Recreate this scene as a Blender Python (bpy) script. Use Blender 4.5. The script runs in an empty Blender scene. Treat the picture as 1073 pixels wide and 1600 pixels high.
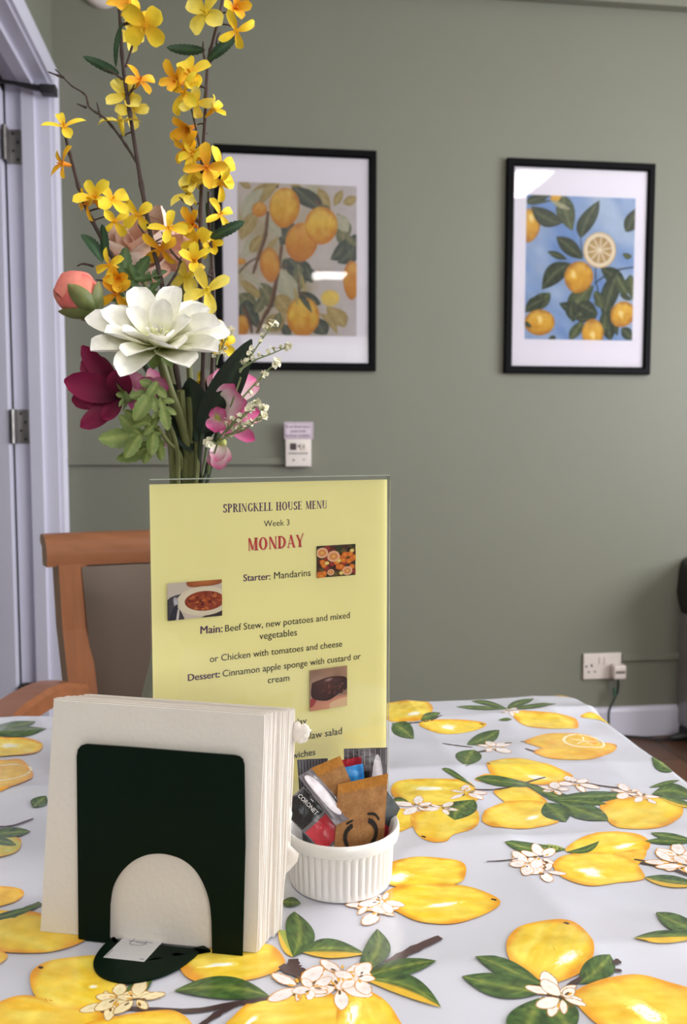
import bpy, math, random
import numpy as np
from mathutils import Vector, Matrix, noise

# ------------------------------------------------------------------ camera, world, lights, exposure
SC = bpy.context.scene
COL = SC.collection
R = math.radians
F_PX, CX, CY = 1350.0, 536.5, 800.0          # focal length in pixels of the 1073x1600 frame
YAW, PITCH = R(7.2), math.atan(103 / 1350)
EYE = Vector((0, 0, 1.06))
cam = bpy.data.cameras.new('camera')
cam_o = bpy.data.objects.new('camera', cam)
COL.objects.link(cam_o)
cam.sensor_fit = 'VERTICAL'
cam.sensor_height = 36.0
cam.sensor_width = 36.0 * 1073 / 1600
cam.lens = 36.0 * F_PX / 1600
cam_o.location = EYE
cam_o.rotation_euler = (math.pi / 2 - PITCH, 0, -YAW)
cam.clip_start = 0.02
cam.dof.use_dof = True
cam.dof.focus_distance = 0.66
cam.dof.aperture_fstop = 11.0
SC.camera = cam_o
SC.view_settings.view_transform = 'Standard'
SC.view_settings.look = 'None'
SC.view_settings.gamma = 1.0
SC.view_settings.use_curve_mapping = False
SC.view_settings.exposure = 1.0
SC.cycles.use_denoising = True
SC.cycles.max_bounces = 8
SC.cycles.transparent_max_bounces = 12

world = bpy.data.worlds.new('sky')
SC.world = world
world.use_nodes = True
wb = world.node_tree.nodes['Background']
wb.inputs[0].default_value = (0.75, 0.86, 1.0, 1)
wb.inputs[1].default_value = 1.2


def area_light(name, loc, rot, sx, sy, watts, color):
    l = bpy.data.lights.new(name, 'AREA')
    l.shape = 'RECTANGLE'
    l.size, l.size_y, l.energy, l.color = sx, sy, watts, color
    o = bpy.data.objects.new(name, l)
    o.location, o.rotation_euler = loc, rot
    COL.objects.link(o)
    return o


# daylight entering through the two windows of the room (right wall and rear wall)
ROOM_X0, ROOM_X1, ROOM_Y0, ROOM_Y1, ROOM_H = -0.563, 3.4, -3.6, 2.95, 2.78
area_light('daylight_right', (ROOM_X1 - 0.03, 0.6, 1.62), (0, R(90), 0), 1.25, 2.6, 74, (0.95, 0.965, 1.0))
area_light('daylight_rear', (1.2, ROOM_Y0 + 0.03, 1.62), (R(90), 0, 0), 2.2, 1.25, 18, (1.0, 0.97, 0.92))
LAMP_STRENGTH = 20.0
LAMP_COLOR = (1.0, 0.955, 0.9)
LAMPS = [(0.95, -2.8, 0.34, 0.34), (1.86, 0.32, 0.24, 0.6), (-0.42, 0.3, 0.28, 0.28)]  # first two match glints in the picture glass; last one is added for brightness


# ------------------------------------------------------------------ projection helpers (a pixel meets a real plane)
RV = Vector((math.cos(YAW), -math.sin(YAW), 0))
F0 = Vector((math.sin(YAW), math.cos(YAW), 0))
FV = F0 * math.cos(PITCH) - Vector((0, 0, 1)) * math.sin(PITCH)
UV_ = F0 * math.sin(PITCH) + Vector((0, 0, 1)) * math.cos(PITCH)


def ray(px, py):
    return FV + RV * ((px - CX) / F_PX) - UV_ * ((py - CY) / F_PX)


def at(px, py, z=None, Y=None, X=None, d=None):
    r = ray(px, py)
    if z is not None:
        t = (z - EYE.z) / r.z
    elif Y is not None:
        t = Y / r.y
    elif X is not None:
        t = X / r.x
    else:
        t = d / r.dot(F0)
    return EYE + r * t


def on_plane(px, py, p0, n):
    r = ray(px, py)
    return EYE + r * ((p0 - EYE).dot(n) / r.dot(n))


def G(x, d, z=0.0):                          # level frame turned with the camera's heading
    v = RV * x + F0 * d
    v.z = z
    return v


# ------------------------------------------------------------------ colour + materials
def S(r, g, b):
    def f(c):
        c /= 255.0
        return c / 12.92 if c <= 0.04045 else ((c + 0.055) / 1.055) ** 2.4
    return (f(r), f(g), f(b))


def mixc(a, b, t):
    t = 0 if t < 0 else 1 if t > 1 else t
    return tuple(a[i] + (b[i] - a[i]) * t for i in range(3))


MATS = {}


def mat(name, col=None, rough=0.5, spec=0.5, var=0.06, scale=12.0, bump=0.0, bscale=60.0, metal=0.0, coat=0.0,
        sub=0.0, stretch=None):
    """procedural Principled material; col None = mesh colour attribute"""
    if name in MATS:
        return MATS[name]
    m = bpy.data.materials.new(name)
    m.use_nodes = True
    nt = m.node_tree
    N, L = nt.nodes, nt.links
    b = N['Principled BSDF']
    tc = N.new('ShaderNodeTexCoord')
    nz = N.new('ShaderNodeTexNoise')
    nz.inputs['Scale'].default_value = scale
    nz.inputs['Detail'].default_value = 4
    src = tc.outputs['Object']
    if stretch:
        mp = N.new('ShaderNodeMapping')
        mp.inputs['Scale'].default_value = stretch
        L.new(src, mp.inputs[0])
        src = mp.outputs[0]
    L.new(src, nz.inputs['Vector'])
    mr = N.new('ShaderNodeMapRange')
    mr.inputs[1].default_value = 0.3
    mr.inputs[2].default_value = 0.7
    mr.inputs[3].default_value = 1 - var
    mr.inputs[4].default_value = 1 + var
    L.new(nz.outputs[0], mr.inputs[0])
    mx = N.new('ShaderNodeVectorMath')
    mx.operation = 'SCALE'
    if col is None:
        at_ = N.new('ShaderNodeAttribute')
        at_.attribute_name = 'Col'
        L.new(at_.outputs['Color'], mx.inputs[0])
    else:
        mx.inputs[0].default_value = col
    L.new(mr.outputs[0], mx.inputs['Scale'])
    L.new(mx.outputs[0], b.inputs['Base Color'])
    b.inputs['Roughness'].default_value = rough
    b.inputs['Specular IOR Level'].default_value = spec
    b.inputs['Metallic'].default_value = metal
    b.inputs['Coat Weight'].default_value = coat
    b.inputs['Coat Roughness'].default_value = 0.15
    if sub:
        b.inputs['Subsurface Weight'].default_value = sub
        b.inputs['Subsurface Radius'].default_value = (0.004, 0.003, 0.002)
        b.inputs['Subsurface Scale'].default_value = 1.0
    if bump:
        n2 = N.new('ShaderNodeTexNoise')
        n2.inputs['Scale'].default_value = bscale
        n2.inputs['Detail'].default_value = 5
        L.new(src, n2.inputs['Vector'])
        bp = N.new('ShaderNodeBump')
        bp.inputs['Strength'].default_value = bump
        bp.inputs['Distance'].default_value = 0.002
        L.new(n2.outputs[0], bp.inputs['Height'])
        L.new(bp.outputs[0], b.inputs['Normal'])
    MATS[name] = m
    return m


def clear_sheet(name, refl=1.0, rough=0.02, tint=(1, 1, 1)):
    m = bpy.data.materials.new(name)
    m.use_nodes = True
    nt = m.node_tree
    N, L = nt.nodes, nt.links
    out = N['Material Output']
    N.remove(N['Principled BSDF'])
    tr = N.new('ShaderNodeBsdfTransparent')
    tr.inputs[0].default_value = (*tint, 1)
    gl = N.new('ShaderNodeBsdfGlossy')
    gl.inputs['Roughness'].default_value = rough
    fr = N.new('ShaderNodeFresnel')
    fr.inputs['IOR'].default_value = 1.5
    tc = N.new('ShaderNodeTexCoord')
    nz = N.new('ShaderNodeTexNoise')
    nz.inputs['Scale'].default_value = 9
    L.new(tc.outputs['Object'], nz.inputs['Vector'])
    bp = N.new('ShaderNodeBump')
    bp.inputs['Strength'].default_value = 0.06
    bp.inputs['Distance'].default_value = 0.003
    L.new(nz.outputs[0], bp.inputs['Height'])
    L.new(bp.outputs[0], gl.inputs['Normal'])
    ml = N.new('ShaderNodeMath')
    ml.operation = 'MULTIPLY'
    ml.inputs[1].default_value = refl
    L.new(fr.outputs[0], ml.inputs[0])
    mx = N.new('ShaderNodeMixShader')
    L.new(ml.outputs[0], mx.inputs[0])
    L.new(tr.outputs[0], mx.inputs[1])
    L.new(gl.outputs[0], mx.inputs[2])
    L.new(mx.outputs[0], out.inputs[0])
    MATS[name] = m
    return m


def emission(name, col, strength):
    m = bpy.data.materials.new(name)
    m.use_nodes = True
    b = m.node_tree.nodes['Principled BSDF']
    b.inputs['Base Color'].default_value = (0.8, 0.8, 0.8, 1)
    b.inputs['Emission Color'].default_value = (*col, 1)
    b.inputs['Emission Strength'].default_value = strength
    return m


# ------------------------------------------------------------------ mesh builder
class MB:
    def __init__(s):
        s.v, s.f, s.c, s.m = [], [], [], []

    def add(s, verts, faces, col=(0.8, 0.8, 0.8), mi=0):
        b = len(s.v)
        s.v.extend([tuple(p) for p in verts])
        if isinstance(col, list):
            s.c.extend(col)
        else:
            s.c.extend([col] * len(verts))
        s.f.extend([tuple(b + i for i in f) for f in faces])
        s.m.extend([mi] * len(faces))

    def grid(s, rows, cols=(0.8, 0.8, 0.8), mi=0, wrap=False, flip=False):
        nr, nc = len(rows), len(rows[0])
        vs = [p for r in rows for p in r]
        fs = []
        for i in range(nr - 1):
            for j in range(nc if wrap else nc - 1):
                k = (j + 1) % nc
                q = (i * nc + j, i * nc + k, (i + 1) * nc + k, (i + 1) * nc + j)
                fs.append(q[::-1] if flip else q)
        s.add(vs, fs, cols if not isinstance(cols, list) else [c for r in cols for c in r], mi)

    def box(s, lo, hi, col=(0.8, 0.8, 0.8), mi=0, M=None, bev=0.0):
        (x0, y0, z0), (x1, y1, z1) = lo, hi
        if bev <= 0:
            vs = [Vector(p) for p in ((x0, y0, z0), (x1, y0, z0), (x1, y1, z0), (x0, y1, z0),
                                      (x0, y0, z1), (x1, y0, z1), (x1, y1, z1), (x0, y1, z1))]
            fs = [(0, 3, 2, 1), (4, 5, 6, 7), (0, 1, 5, 4), (1, 2, 6, 5), (2, 3, 7, 6), (3, 0, 4, 7)]
        else:
            import bmesh
            bm = bmesh.new()
            bmesh.ops.create_cube(bm, size=1)
            for v in bm.verts:
                v.co = Vector(((x0 + x1) / 2 + v.co.x * (x1 - x0), (y0 + y1) / 2 + v.co.y * (y1 - y0),
                               (z0 + z1) / 2 + v.co.z * (z1 - z0)))
            bmesh.ops.bevel(bm, geom=list(bm.edges), offset=bev, segments=3, affect='EDGES', profile=0.6)
            bm.verts.index_update()
            vs = [v.co.copy() for v in bm.verts]
            fs = [tuple(v.index for v in f.verts) for f in bm.faces]
            bm.free()
        if M is not None:
            vs = [M @ v for v in vs]
        s.add(vs, fs, col, mi)

    def tube(s, pts, rad, col=(0.8, 0.8, 0.8), n=8, mi=0, caps=True, flat=1.0):
        pts = [Vector(p) for p in pts]
        k = len(pts)
        if not isinstance(rad, (list, tuple)):
            rad = [rad] * k
        rows = []
        up = None
        for i, p in enumerate(pts):
            t = (pts[min(i + 1, k - 1)] - pts[max(i - 1, 0)])
            if t.length < 1e-9:
                t = Vector((0, 0, 1))
            t.normalize()
            if up is None:
                up = Vector((0, 1, 0)) if abs(t.y) < 0.8 else Vector((1, 0, 0))
            a = up - t * up.dot(t)
            a.normalize()
            up = a
            b = t.cross(a)
            rows.append([p + (a * math.cos(q) * flat + b * math.sin(q)) * rad[i]
                         for q in [2 * math.pi * j / n for j in range(n)]])
        cc = [[c] * n for c in col] if isinstance(col, list) else col
        b0 = len(s.v)
        s.grid(rows, cc, mi, wrap=True)
        if caps:
            s.f.append(tuple(b0 + j for j in range(n))[::-1])
            s.f.append(tuple(b0 + (k - 1) * n + j for j in range(n)))
            s.m.extend([mi, mi])

    def lathe(s, prof, n=48, col=(0.8, 0.8, 0.8), mi=0, c=(0, 0, 0), rfn=None):
        rows = []
        for i, (r, z) in enumerate(prof):
            rows.append([Vector((c[0], c[1], c[2] + z)) + Vector((math.cos(q), math.sin(q), 0)) *
                         (rfn(i, r, q) if rfn else r) for q in [2 * math.pi * j / n for j in range(n)]])
        s.grid(rows, [[cc] * n for cc in col] if isinstance(col, list) else col, mi, wrap=True)

    def ball(s, c, r, col=(0.8, 0.8, 0.8), n=8, mi=0, sc=(1, 1, 1)):
        c = Vector(c)
        rows = []
        for i in range(n + 1):
            a = math.pi * i / n
            rows.append([c + Vector((math.sin(a) * math.cos(q) * sc[0], math.sin(a) * math.sin(q) * sc[1],
                                     -math.cos(a) * sc[2])) * r for q in [2 * math.pi * j / (n + 2) for j in range(n + 2)]])
        s.grid(rows, col, mi, wrap=True)

    def build(s, name, mats, parent=None, smooth=True, angle=40, loc=None):
        me = bpy.data.meshes.new(name)
        v = s.v
        if loc is not None:
            L = Vector(loc)
            v = [tuple(Vector(p) - L) for p in v]
        me.from_pydata(v, [], s.f)
        if not isinstance(mats, (list, tuple)):
            mats = [mats]
        for m in mats:
            me.materials.append(m)
        me.polygons.foreach_set('material_index', s.m)
        ca = me.color_attributes.new('Col', 'FLOAT_COLOR', 'POINT')
        a = np.ones((len(s.v), 4), dtype=np.float32)
        a[:, :3] = np.array(s.c, dtype=np.float32)
        ca.data.foreach_set('color', a.ravel())
        if smooth:
            me.polygons.foreach_set('use_smooth', [True] * len(me.polygons))
            me.set_sharp_from_angle(angle=R(angle))
        me.update()
        o = bpy.data.objects.new(name, me)
        COL.objects.link(o)
        if loc is not None:
            o.location = loc
        if parent is not None:
            o.parent = parent
            if loc is None:
                o.matrix_parent_inverse = Matrix.Translation(-parent.location)
        return o


def tag(o, label=None, cat=None, group=None, kind=None):
    if label:
        o['label'] = label
    if cat:
        o['category'] = cat
    if group:
        o['group'] = group
    if kind:
        o['kind'] = kind
    return o


def thing(name, label, cat, loc, group=None):
    o = bpy.data.objects.new(name, None)
    o.empty_display_size = 0.05
    o.location = loc
    COL.objects.link(o)
    return tag(o, label, cat, group)


def cat_rom(pts, n=8, closed=False):
    pts = [Vector(p) for p in pts]
    k = len(pts)
    out = []
    rng = range(k) if closed else range(k - 1)
    for i in rng:
        if closed:
            a, b, c, d = pts[(i - 1) % k], pts[i], pts[(i + 1) % k], pts[(i + 2) % k]
        else:
            a, b, c, d = pts[max(i - 1, 0)], pts[i], pts[i + 1], pts[min(i + 2, k - 1)]
        for j in range(n):
            t = j / n
            out.append(0.5 * ((2 * b) + (c - a) * t + (2 * a - 5 * b + 4 * c - d) * t * t + (3 * b - a - 3 * c + d) * t ** 3))
    if not closed:
        out.append(pts[-1])
    return out


def text_geo(s, bold=0.0):
    cu = bpy.data.curves.new('t', 'FONT')
    cu.body = s
    cu.offset = bold
    cu.resolution_u = 3
    o = bpy.data.objects.new('t', cu)
    COL.objects.link(o)
    bpy.context.view_layer.update()
    dg = bpy.context.evaluated_depsgraph_get()
    me = bpy.data.meshes.new_from_object(o.evaluated_get(dg))
    vs = [v.co.copy() for v in me.vertices]
    fs = [tuple(p.vertices) for p in me.polygons]
    bpy.data.objects.remove(o)
    bpy.data.curves.remove(cu)
    bpy.data.meshes.remove(me)
    return vs, fs


# ---- a small seriffed capital alphabet for the menu headings
def serif_glyphs():
    T, H = 0.19, 0.075                        # thick stems, thin hairlines

    def rect(x0, y0, x1, y1):
        return [[(x0, y0), (x1, y0), (x1, y1), (x0, y1)]]

    def stem(x, y0=0.0, y1=1.0, w=T, bot=True, top=True):
        o = rect(x - w / 2, y0, x + w / 2, y1)
        e = w * 0.55
        if bot:
            o += [[(x - w / 2 - e, y0), (x + w / 2 + e, y0), (x + w / 2, y0 + 0.09), (x - w / 2, y0 + 0.09)]]
        if top:
            o += [[(x - w / 2, y1 - 0.09), (x + w / 2, y1 - 0.09), (x + w / 2 + e, y1), (x - w / 2 - e, y1)]]
        return o

    def sl(x0, y0, x1, y1, w):
        return [[(x0 - w / 2, y0), (x0 + w / 2, y0), (x1 + w / 2, y1), (x1 - w / 2, y1)]]

    def arc(cx, cy, rx, ry, a0, a1, ws=T, wt=H, n=14):
        o = []
        for i in range(n):
            p, q = R(a0 + (a1 - a0) * i / n), R(a0 + (a1 - a0) * (i + 1) / n)
            o.append([(cx + rx * math.cos(p), cy + ry * math.sin(p)), (cx + rx * math.cos(q), cy + ry * math.sin(q)),
                      (cx + (rx - ws) * math.cos(q), cy + (ry - wt) * math.sin(q)),
                      (cx + (rx - ws) * math.cos(p), cy + (ry - wt) * math.sin(p))])
        return o
    g = {}
    g['S'] = (0.6, arc(.3, .74, .24, .26, 15, 180) + arc(.3, .74, .24, .26, 180, 265) + arc(.3, .25, .27, .27, 80, -165) +
              sl(.14, .53, .42, .45, .16) + sl(.53, .72, .53, .98, .04) + sl(.06, .02, .06, .3, .04))
    g['P'] = (0.66, stem(.15) + arc(.25, .73, .35, .27, -90, 90) + rect(.15, .94, .3, 1) + rect(.15, .46, .3, .515))
    g['R'] = (0.72, stem(.15) + arc(.25, .75, .33, .25, -90, 90) + rect(.15, .945, .3, 1) + rect(.15, .5, .3, .55) +
              sl(.62, 0, .34, .52, .17))
    g['I'] = (0.32, stem(.15))
    g['N'] = (0.8, stem(.12, w=.06) + stem(.66, w=.06, bot=False) + sl(.63, 0, .14, 1, .17))
    g['G'] = (0.76, arc(.4, .5, .36, .5, 40, 335) + stem(.64, .06, .45, w=.1, bot=False) + sl(.66, .7, .66, .98, .04))
    g['K'] = (0.76, stem(.15) + sl(.2, .42, .62, 1, .06) + sl(.68, 0, .32, .58, .17))
    g['E'] = (0.62, stem(.15) + rect(.15, 0, .55, .06) + rect(.15, .94, .52, 1) + rect(.15, .48, .42, .54) +
              sl(.55, 0, .53, .22, .04) + sl(.51, .78, .52, 1, .04) + sl(.42, .4, .42, .62, .04))
    g['L'] = (0.58, stem(.15) + rect(.15, 0, .52, .06) + sl(.53, 0, .5, .25, .05))
    g['H'] = (0.78, stem(.14) + stem(.6) + rect(.14, .48, .6, .54))
    g['O'] = (0.82, arc(.39, .5, .37, .51, 0, 360, n=26))
    g['U'] = (0.74, stem(.14, .3, 1, bot=False) + stem(.58, .3, 1, w=.07, bot=False) + arc(.36, .32, .295, .33, 180, 360, ws=.1))
    g['M'] = (0.94, stem(.13, w=.06) + stem(.76, w=T) + sl(.45, .05, .16, 1, .16) + sl(.45, .05, .74, 1, .06))
    g['D'] = (0.78, stem(.15) + arc(.24, .5, .48, .5, -90, 90) + rect(.15, .945, .28, 1) + rect(.15, 0, .28, .055))
    g['A'] = (0.78, sl(.08, 0, .36, 1, .06) + sl(.64, 0, .36, 1.03, .17) + rect(.2, .3, .56, .355) + rect(0, 0, .2, .05) +
              rect(.5, 0, .78, .05))
    g['Y'] = (0.74, stem(.36, 0, .5, top=False) + sl(.36, .42, .1, 1, .17) + sl(.36, .42, .68, 1.12, .07) + rect(0, .95, .24, 1))
    g[' '] = (0.4, [])
    return g


SERIF = serif_glyphs()


def serif_geo(s):
    vs, fs, x = [], [], 0.0
    for ch in s:
        w, polys = SERIF[ch]
        for p in polys:
            b = len(vs)
            vs += [Vector((x + q[0], q[1], 0)) for q in p]
            fs.append(tuple(range(b, b + len(p))))
        x += w + 0.06
    return vs, fs

# ------------------------------------------------------------------ painted prints: shapes laid on a surface, in its own 2-D plane
class Canvas:
    def __init__(s, uv, pos, clip=None, step=1.2e-5, base=0.0):
        s.uv, s.pos, s.clip, s.step, s.off = uv, pos, clip, step, base
        s.mb = MB()
        s.seed = 0

    def lay(s):
        s.off += s.step
        s.seed += 1
        return s.off

    def clamp(s, p):
        if s.clip:
            u0, v0, u1, v1 = s.clip
            return Vector((min(max(p[0], u0), u1), min(max(p[1], v0), v1)))
        return Vector((p[0], p[1]))

    def P(s, pts):
        return [Vector(s.uv(*p)) for p in pts]


def fbm(u, v, sc, seed=0.0):
    return noise.fractal(Vector((u * sc, v * sc, seed * 7.3)), 1.0, 2.0, 3)


def fill(cv, outline, colfn, rings=10, dens=8, mi=0, uvpts=None, wob=0.0):
    o = uvpts if uvpts is not None else cat_rom([(*q, 0) for q in cv.P(outline)], dens, closed=True)
    o = [Vector((q[0], q[1])) for q in o]
    n = len(o)
    c = sum(o, Vector((0, 0))) / n
    off = cv.lay()
    verts, cols = [], []
    for i in range(rings + 1):
        t = i / rings
        for j in range(n):
            p = c + (o[j] - c) * t
            if wob and i == rings:
                p += (o[j] - c) * wob * fbm(o[j][0], o[j][1], 60, cv.seed)
            p = cv.clamp(p)
            verts.append(cv.pos(p[0], p[1], off))
            cols.append(colfn(p[0], p[1], t, j / n))
    fs = []
    for i in range(rings):
        for j in range(n):
            k = (j + 1) % n
            if i == 0:
                fs.append((j, n + j, n + k))
            else:
                fs.append((i * n + j, (i + 1) * n + j, (i + 1) * n + k, i * n + k))
    # orientation: face the +normal side
    area = sum(o[j][0] * o[(j + 1) % n][1] - o[(j + 1) % n][0] * o[j][1] for j in range(n))
    if area < 0:
        fs = [f[::-1] for f in fs]
    cv.mb.add(verts, fs, cols, mi)


LEM = dict(core=S(246, 222, 96), body=S(240, 202, 52), edge=S(226, 146, 36), deep=S(224, 174, 38), hi=S(252, 250, 240))


def lemon(cv, outline, hi=None, pal=LEM, tip=None, dens=9, edge=0.8, seed=None, rings=16, hang=-0.45, tone=0.0, vg=0.0):
    """hi = (px, py, half length px, half height px, slope)"""
    uvs = [Vector((q[0], q[1])) for q in cat_rom([(*q, 0) for q in cv.P(outline)], dens, closed=True)]
    c = sum(uvs, Vector((0, 0))) / len(uvs)
    ext = max((q - c).length for q in uvs)
    sd = cv.seed * 1.7 if seed is None else seed
    # long axis, for the brush strokes
    m = [[0, 0], [0, 0]]
    for q in uvs:
        d = q - c
        m[0][0] += d.x * d.x; m[0][1] += d.x * d.y; m[1][1] += d.y * d.y
    ang = 0.5 * math.atan2(2 * m[0][1], m[0][0] - m[1][1])
    ca, sa = math.cos(ang), math.sin(ang)

    def colfn(u, v, t, a):
        du, dv = (u - c.x) / ext, (v - c.y) / ext
        x, y = du * ca + dv * sa, -du * sa + dv * ca
        st = noise.fractal(Vector((x * 1.6, y * 6.0, sd)), 1.0, 2.0, 3)
        bl = noise.fractal(Vector((x * 2.2 + 5, y * 2.4, sd * 3)), 1.0, 2.0, 2)
        k = mixc(pal['body'], pal['core'], 0.5 + 0.75 * st + 0.3 * hang * -y)
        k = mixc(k, pal['deep'], 0.55 * bl + 0.12 + tone)
        if vg:
            k = mixc(mixc(k, pal['hi'], .45 * vg * max(0, dv)), pal['edge'], .9 * vg * max(0, -dv + .05))
        e = (t - edge + 0.16 * bl) / (1 - edge)
        return mixc(k, pal['edge'], max(0, min(1, e)) * 0.85)
    fill(cv, None, colfn, rings=rings, uvpts=uvs)
    if hi:
        hx, hy, a, b, sl = hi
        pts = []
        rnd = random.Random(int(hx * 7 + hy))
        for j in range(14):
            q = 2 * math.pi * j / 14
            rr = 0.7 + 0.5 * rnd.random()
            pts.append((hx + a * rr * math.cos(q), hy + b * rr * math.sin(q) + sl * a * rr * math.cos(q)))
        pale = mixc(pal['core'], pal['hi'], 0.35)
        fill(cv, [(hx + (p[0] - hx) * 1.5, hy + (p[1] - hy) * 1.5) for p in pts],
             lambda u, v, t, a_: mixc(pale, pal['core'], t), rings=4, dens=4)
        fill(cv, pts, lambda u, v, t, a_: mixc(pal['hi'], pale, max(0, t - 0.6) * 1.6), rings=4, dens=4)
    if tip:
        stroke(cv, [(tip[0] - tip[2], tip[1] - 1), (tip[0], tip[1]), (tip[0] + tip[2] * 0.6, tip[1] + 1.5)], 0.0022, S(70, 50, 30))


def stroke(cv, pts, w, col, dens=6, taper=0.25, mi=0, jit=0.0, uv=False, col2=None):
    p = [Vector((*q, 0)) for q in (pts if uv else cv.P(pts))]
    p = cat_rom(p, dens) if len(p) > 2 else [p[0].lerp(p[1], i / 4) for i in range(5)]
    off = cv.lay()
    n = len(p)
    rows, cols = [], []
    for i, q in enumerate(p):
        t = p[min(i + 1, n - 1)] - p[max(i - 1, 0)]
        t = t.normalized() if t.length > 1e-9 else Vector((1, 0, 0))
        s = Vector((-t.y, t.x, 0))
        f = i / (n - 1)
        ww = w * (taper + (1 - taper) * math.sin(math.pi * min(1, max(0, 0.12 + f * 0.76))) ** 0.6) * 0.5
        ww *= 1 + jit * noise.noise(Vector((i * 0.9, cv.seed, 0)))
        a, b = cv.clamp(q + s * ww), cv.clamp(q - s * ww)
        rows.append([cv.pos(b.x, b.y, off), cv.pos(a.x, a.y, off)])
        cols.append([col2 or col, col])
    cv.mb.grid(rows, cols, mi, flip=True)


GREEN = dict(dark=S(44, 66, 40), mid=S(84, 112, 58), lite=S(160, 172, 78), edge=S(52, 76, 44))


def leaf(cv, base, tip, a, b, pal=GREEN, yellow=None, vein=True, n=16, m=8, mix=0.0):
    """a, b: the bulge points of the two sides; yellow: 'a' or 'b' side painted yellow-orange at its rim"""
    B, T, A_, B_ = cv.P([base, tip, a, b])

    def side(Mp):
        c = Mp * 2 - (B + T) * 0.5
        return lambda s: B * (1 - s) ** 2 + c * 2 * s * (1 - s) + T * s * s
    fa, fb = side(A_), side(B_)
    off = cv.lay()
    sd = cv.seed * 2.1
    rows, cols = [], []
    for i in range(n + 1):
        s = i / n
        pa, pb = fa(s), fb(s)
        r, cc = [], []
        for j in range(m + 1):
            q = pa.lerp(pb, j / m)
            q = cv.clamp(q)
            r.append(cv.pos(q.x, q.y, off))
            h = abs(j / m - 0.5) * 2
            st = noise.fractal(Vector((s * 9 + h * 3, j * 0.9, sd)), 1.0, 2.0, 2)
            k = mixc(pal['mid'], pal['dark'], 0.45 + 0.9 * st)
            if vein:
                k = mixc(k, pal['lite'], max(0, 0.75 - h * 2.6) * (0.35 + 0.8 * max(0, st + 0.2)))
                k = mixc(k, pal['lite'], 0.35 * max(0, math.sin((s * 6 - h * 1.2) * 6.28)) ** 6 * (1 - h))
            k = mixc(k, pal['edge'], max(0, h - 0.75) * 2)
            if mix:
                k = mixc(k, pal['lite'], mix)
            if yellow == 'a' and j < 0.34 * m or yellow == 'b' and j > 0.66 * m:
                k = mixc(k, S(232, 186, 62), 0.9)
            cc.append(k)
        rows.append(r)
        cols.append(cc)
    o = (A_ - B).x * (T - B).y - (A_ - B).y * (T - B).x
    cv.mb.grid(rows, cols, 0, flip=(o < 0))


def blossom_print(cv, px, py, r, n=5, seed=0, cols=(S(226, 156, 62), S(238, 232, 232))):
    """a small outlined citrus flower; r in metres on the surface"""
    c = Vector(cv.uv(px, py))
    rnd = random.Random(int(px * 13 + py * 7 + seed))
    a0 = rnd.random() * 6
    st0 = cv.step
    cv.lay()
    cv.step = 1e-6
    r *= .8
    for k in range(n):
        a = a0 + 6.283 * k / n + rnd.uniform(-.3, .3)
        L = r * rnd.uniform(.65, 1.2)
        d, s = Vector((math.cos(a), math.sin(a))), Vector((-math.sin(a), math.cos(a)))
        w = L * rnd.uniform(.16, .34)
        pet = [c + d * L * .12, c + d * L * .5 + s * w, c + d * L * .9 + s * w * .7, c + d * L * 1.05,
               c + d * L * .9 - s * w * .6, c + d * L * .5 - s * w * .9]
        cr = [Vector((q.x, q.y)) for q in cat_rom([(q.x, q.y, 0) for q in pet], 4, closed=True)]
        fill(cv, None, lambda u, v, t, a_: mixc(cols[1], cols[0], .10 * rnd.random() ** 2 + .25 * (t < .3)), rings=3, uvpts=cr)
        stroke(cv, [(q.x, q.y) for q in cr[::2]] + [(cr[0].x, cr[0].y)], r * .042, mixc(cols[0], S(170, 110, 50), .3 * rnd.random()), dens=2, jit=1.3, uv=True, taper=.3)
    for k in range(6):
        a, q = rnd.random() * 6.28, r * rnd.uniform(.1, .35)
        p = c + Vector((math.cos(a), math.sin(a))) * q
        e = p + Vector((math.cos(a), math.sin(a))) * r * .22
        stroke(cv, [(p.x, p.y), (e.x, e.y)], r * .10, S(112, 78, 40) if k % 2 else S(226, 168, 60), uv=True, dens=2)
    cv.step = st0


# ------------------------------------------------------------------ the room shell
WALL = mat('sage_wall_paint', S(122, 123, 110), rough=0.48, spec=0.35, var=0.02, scale=2.5, bump=0.05, bscale=90)
TRIMW = mat('white_gloss_paint', S(212, 210, 226), rough=0.28, spec=0.5, var=0.015, scale=6)
CEIL = mat('ceiling_paint', S(236, 234, 228), rough=0.8, var=0.02)
X0, X1, Y0, Y1, H = ROOM_X0, ROOM_X1, ROOM_Y0, ROOM_Y1, ROOM_H
WT = 0.132
DY1 = 2.888                                   # far side of the door opening
DY0 = DY1 - 0.86
DH = at(80.6, 139, X=X0).z                    # head of the opening


def struct(name, mb, mats, smooth=False):
    o = mb.build(name, mats, smooth=smooth)
    o['kind'] = 'structure'
    return o


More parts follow.
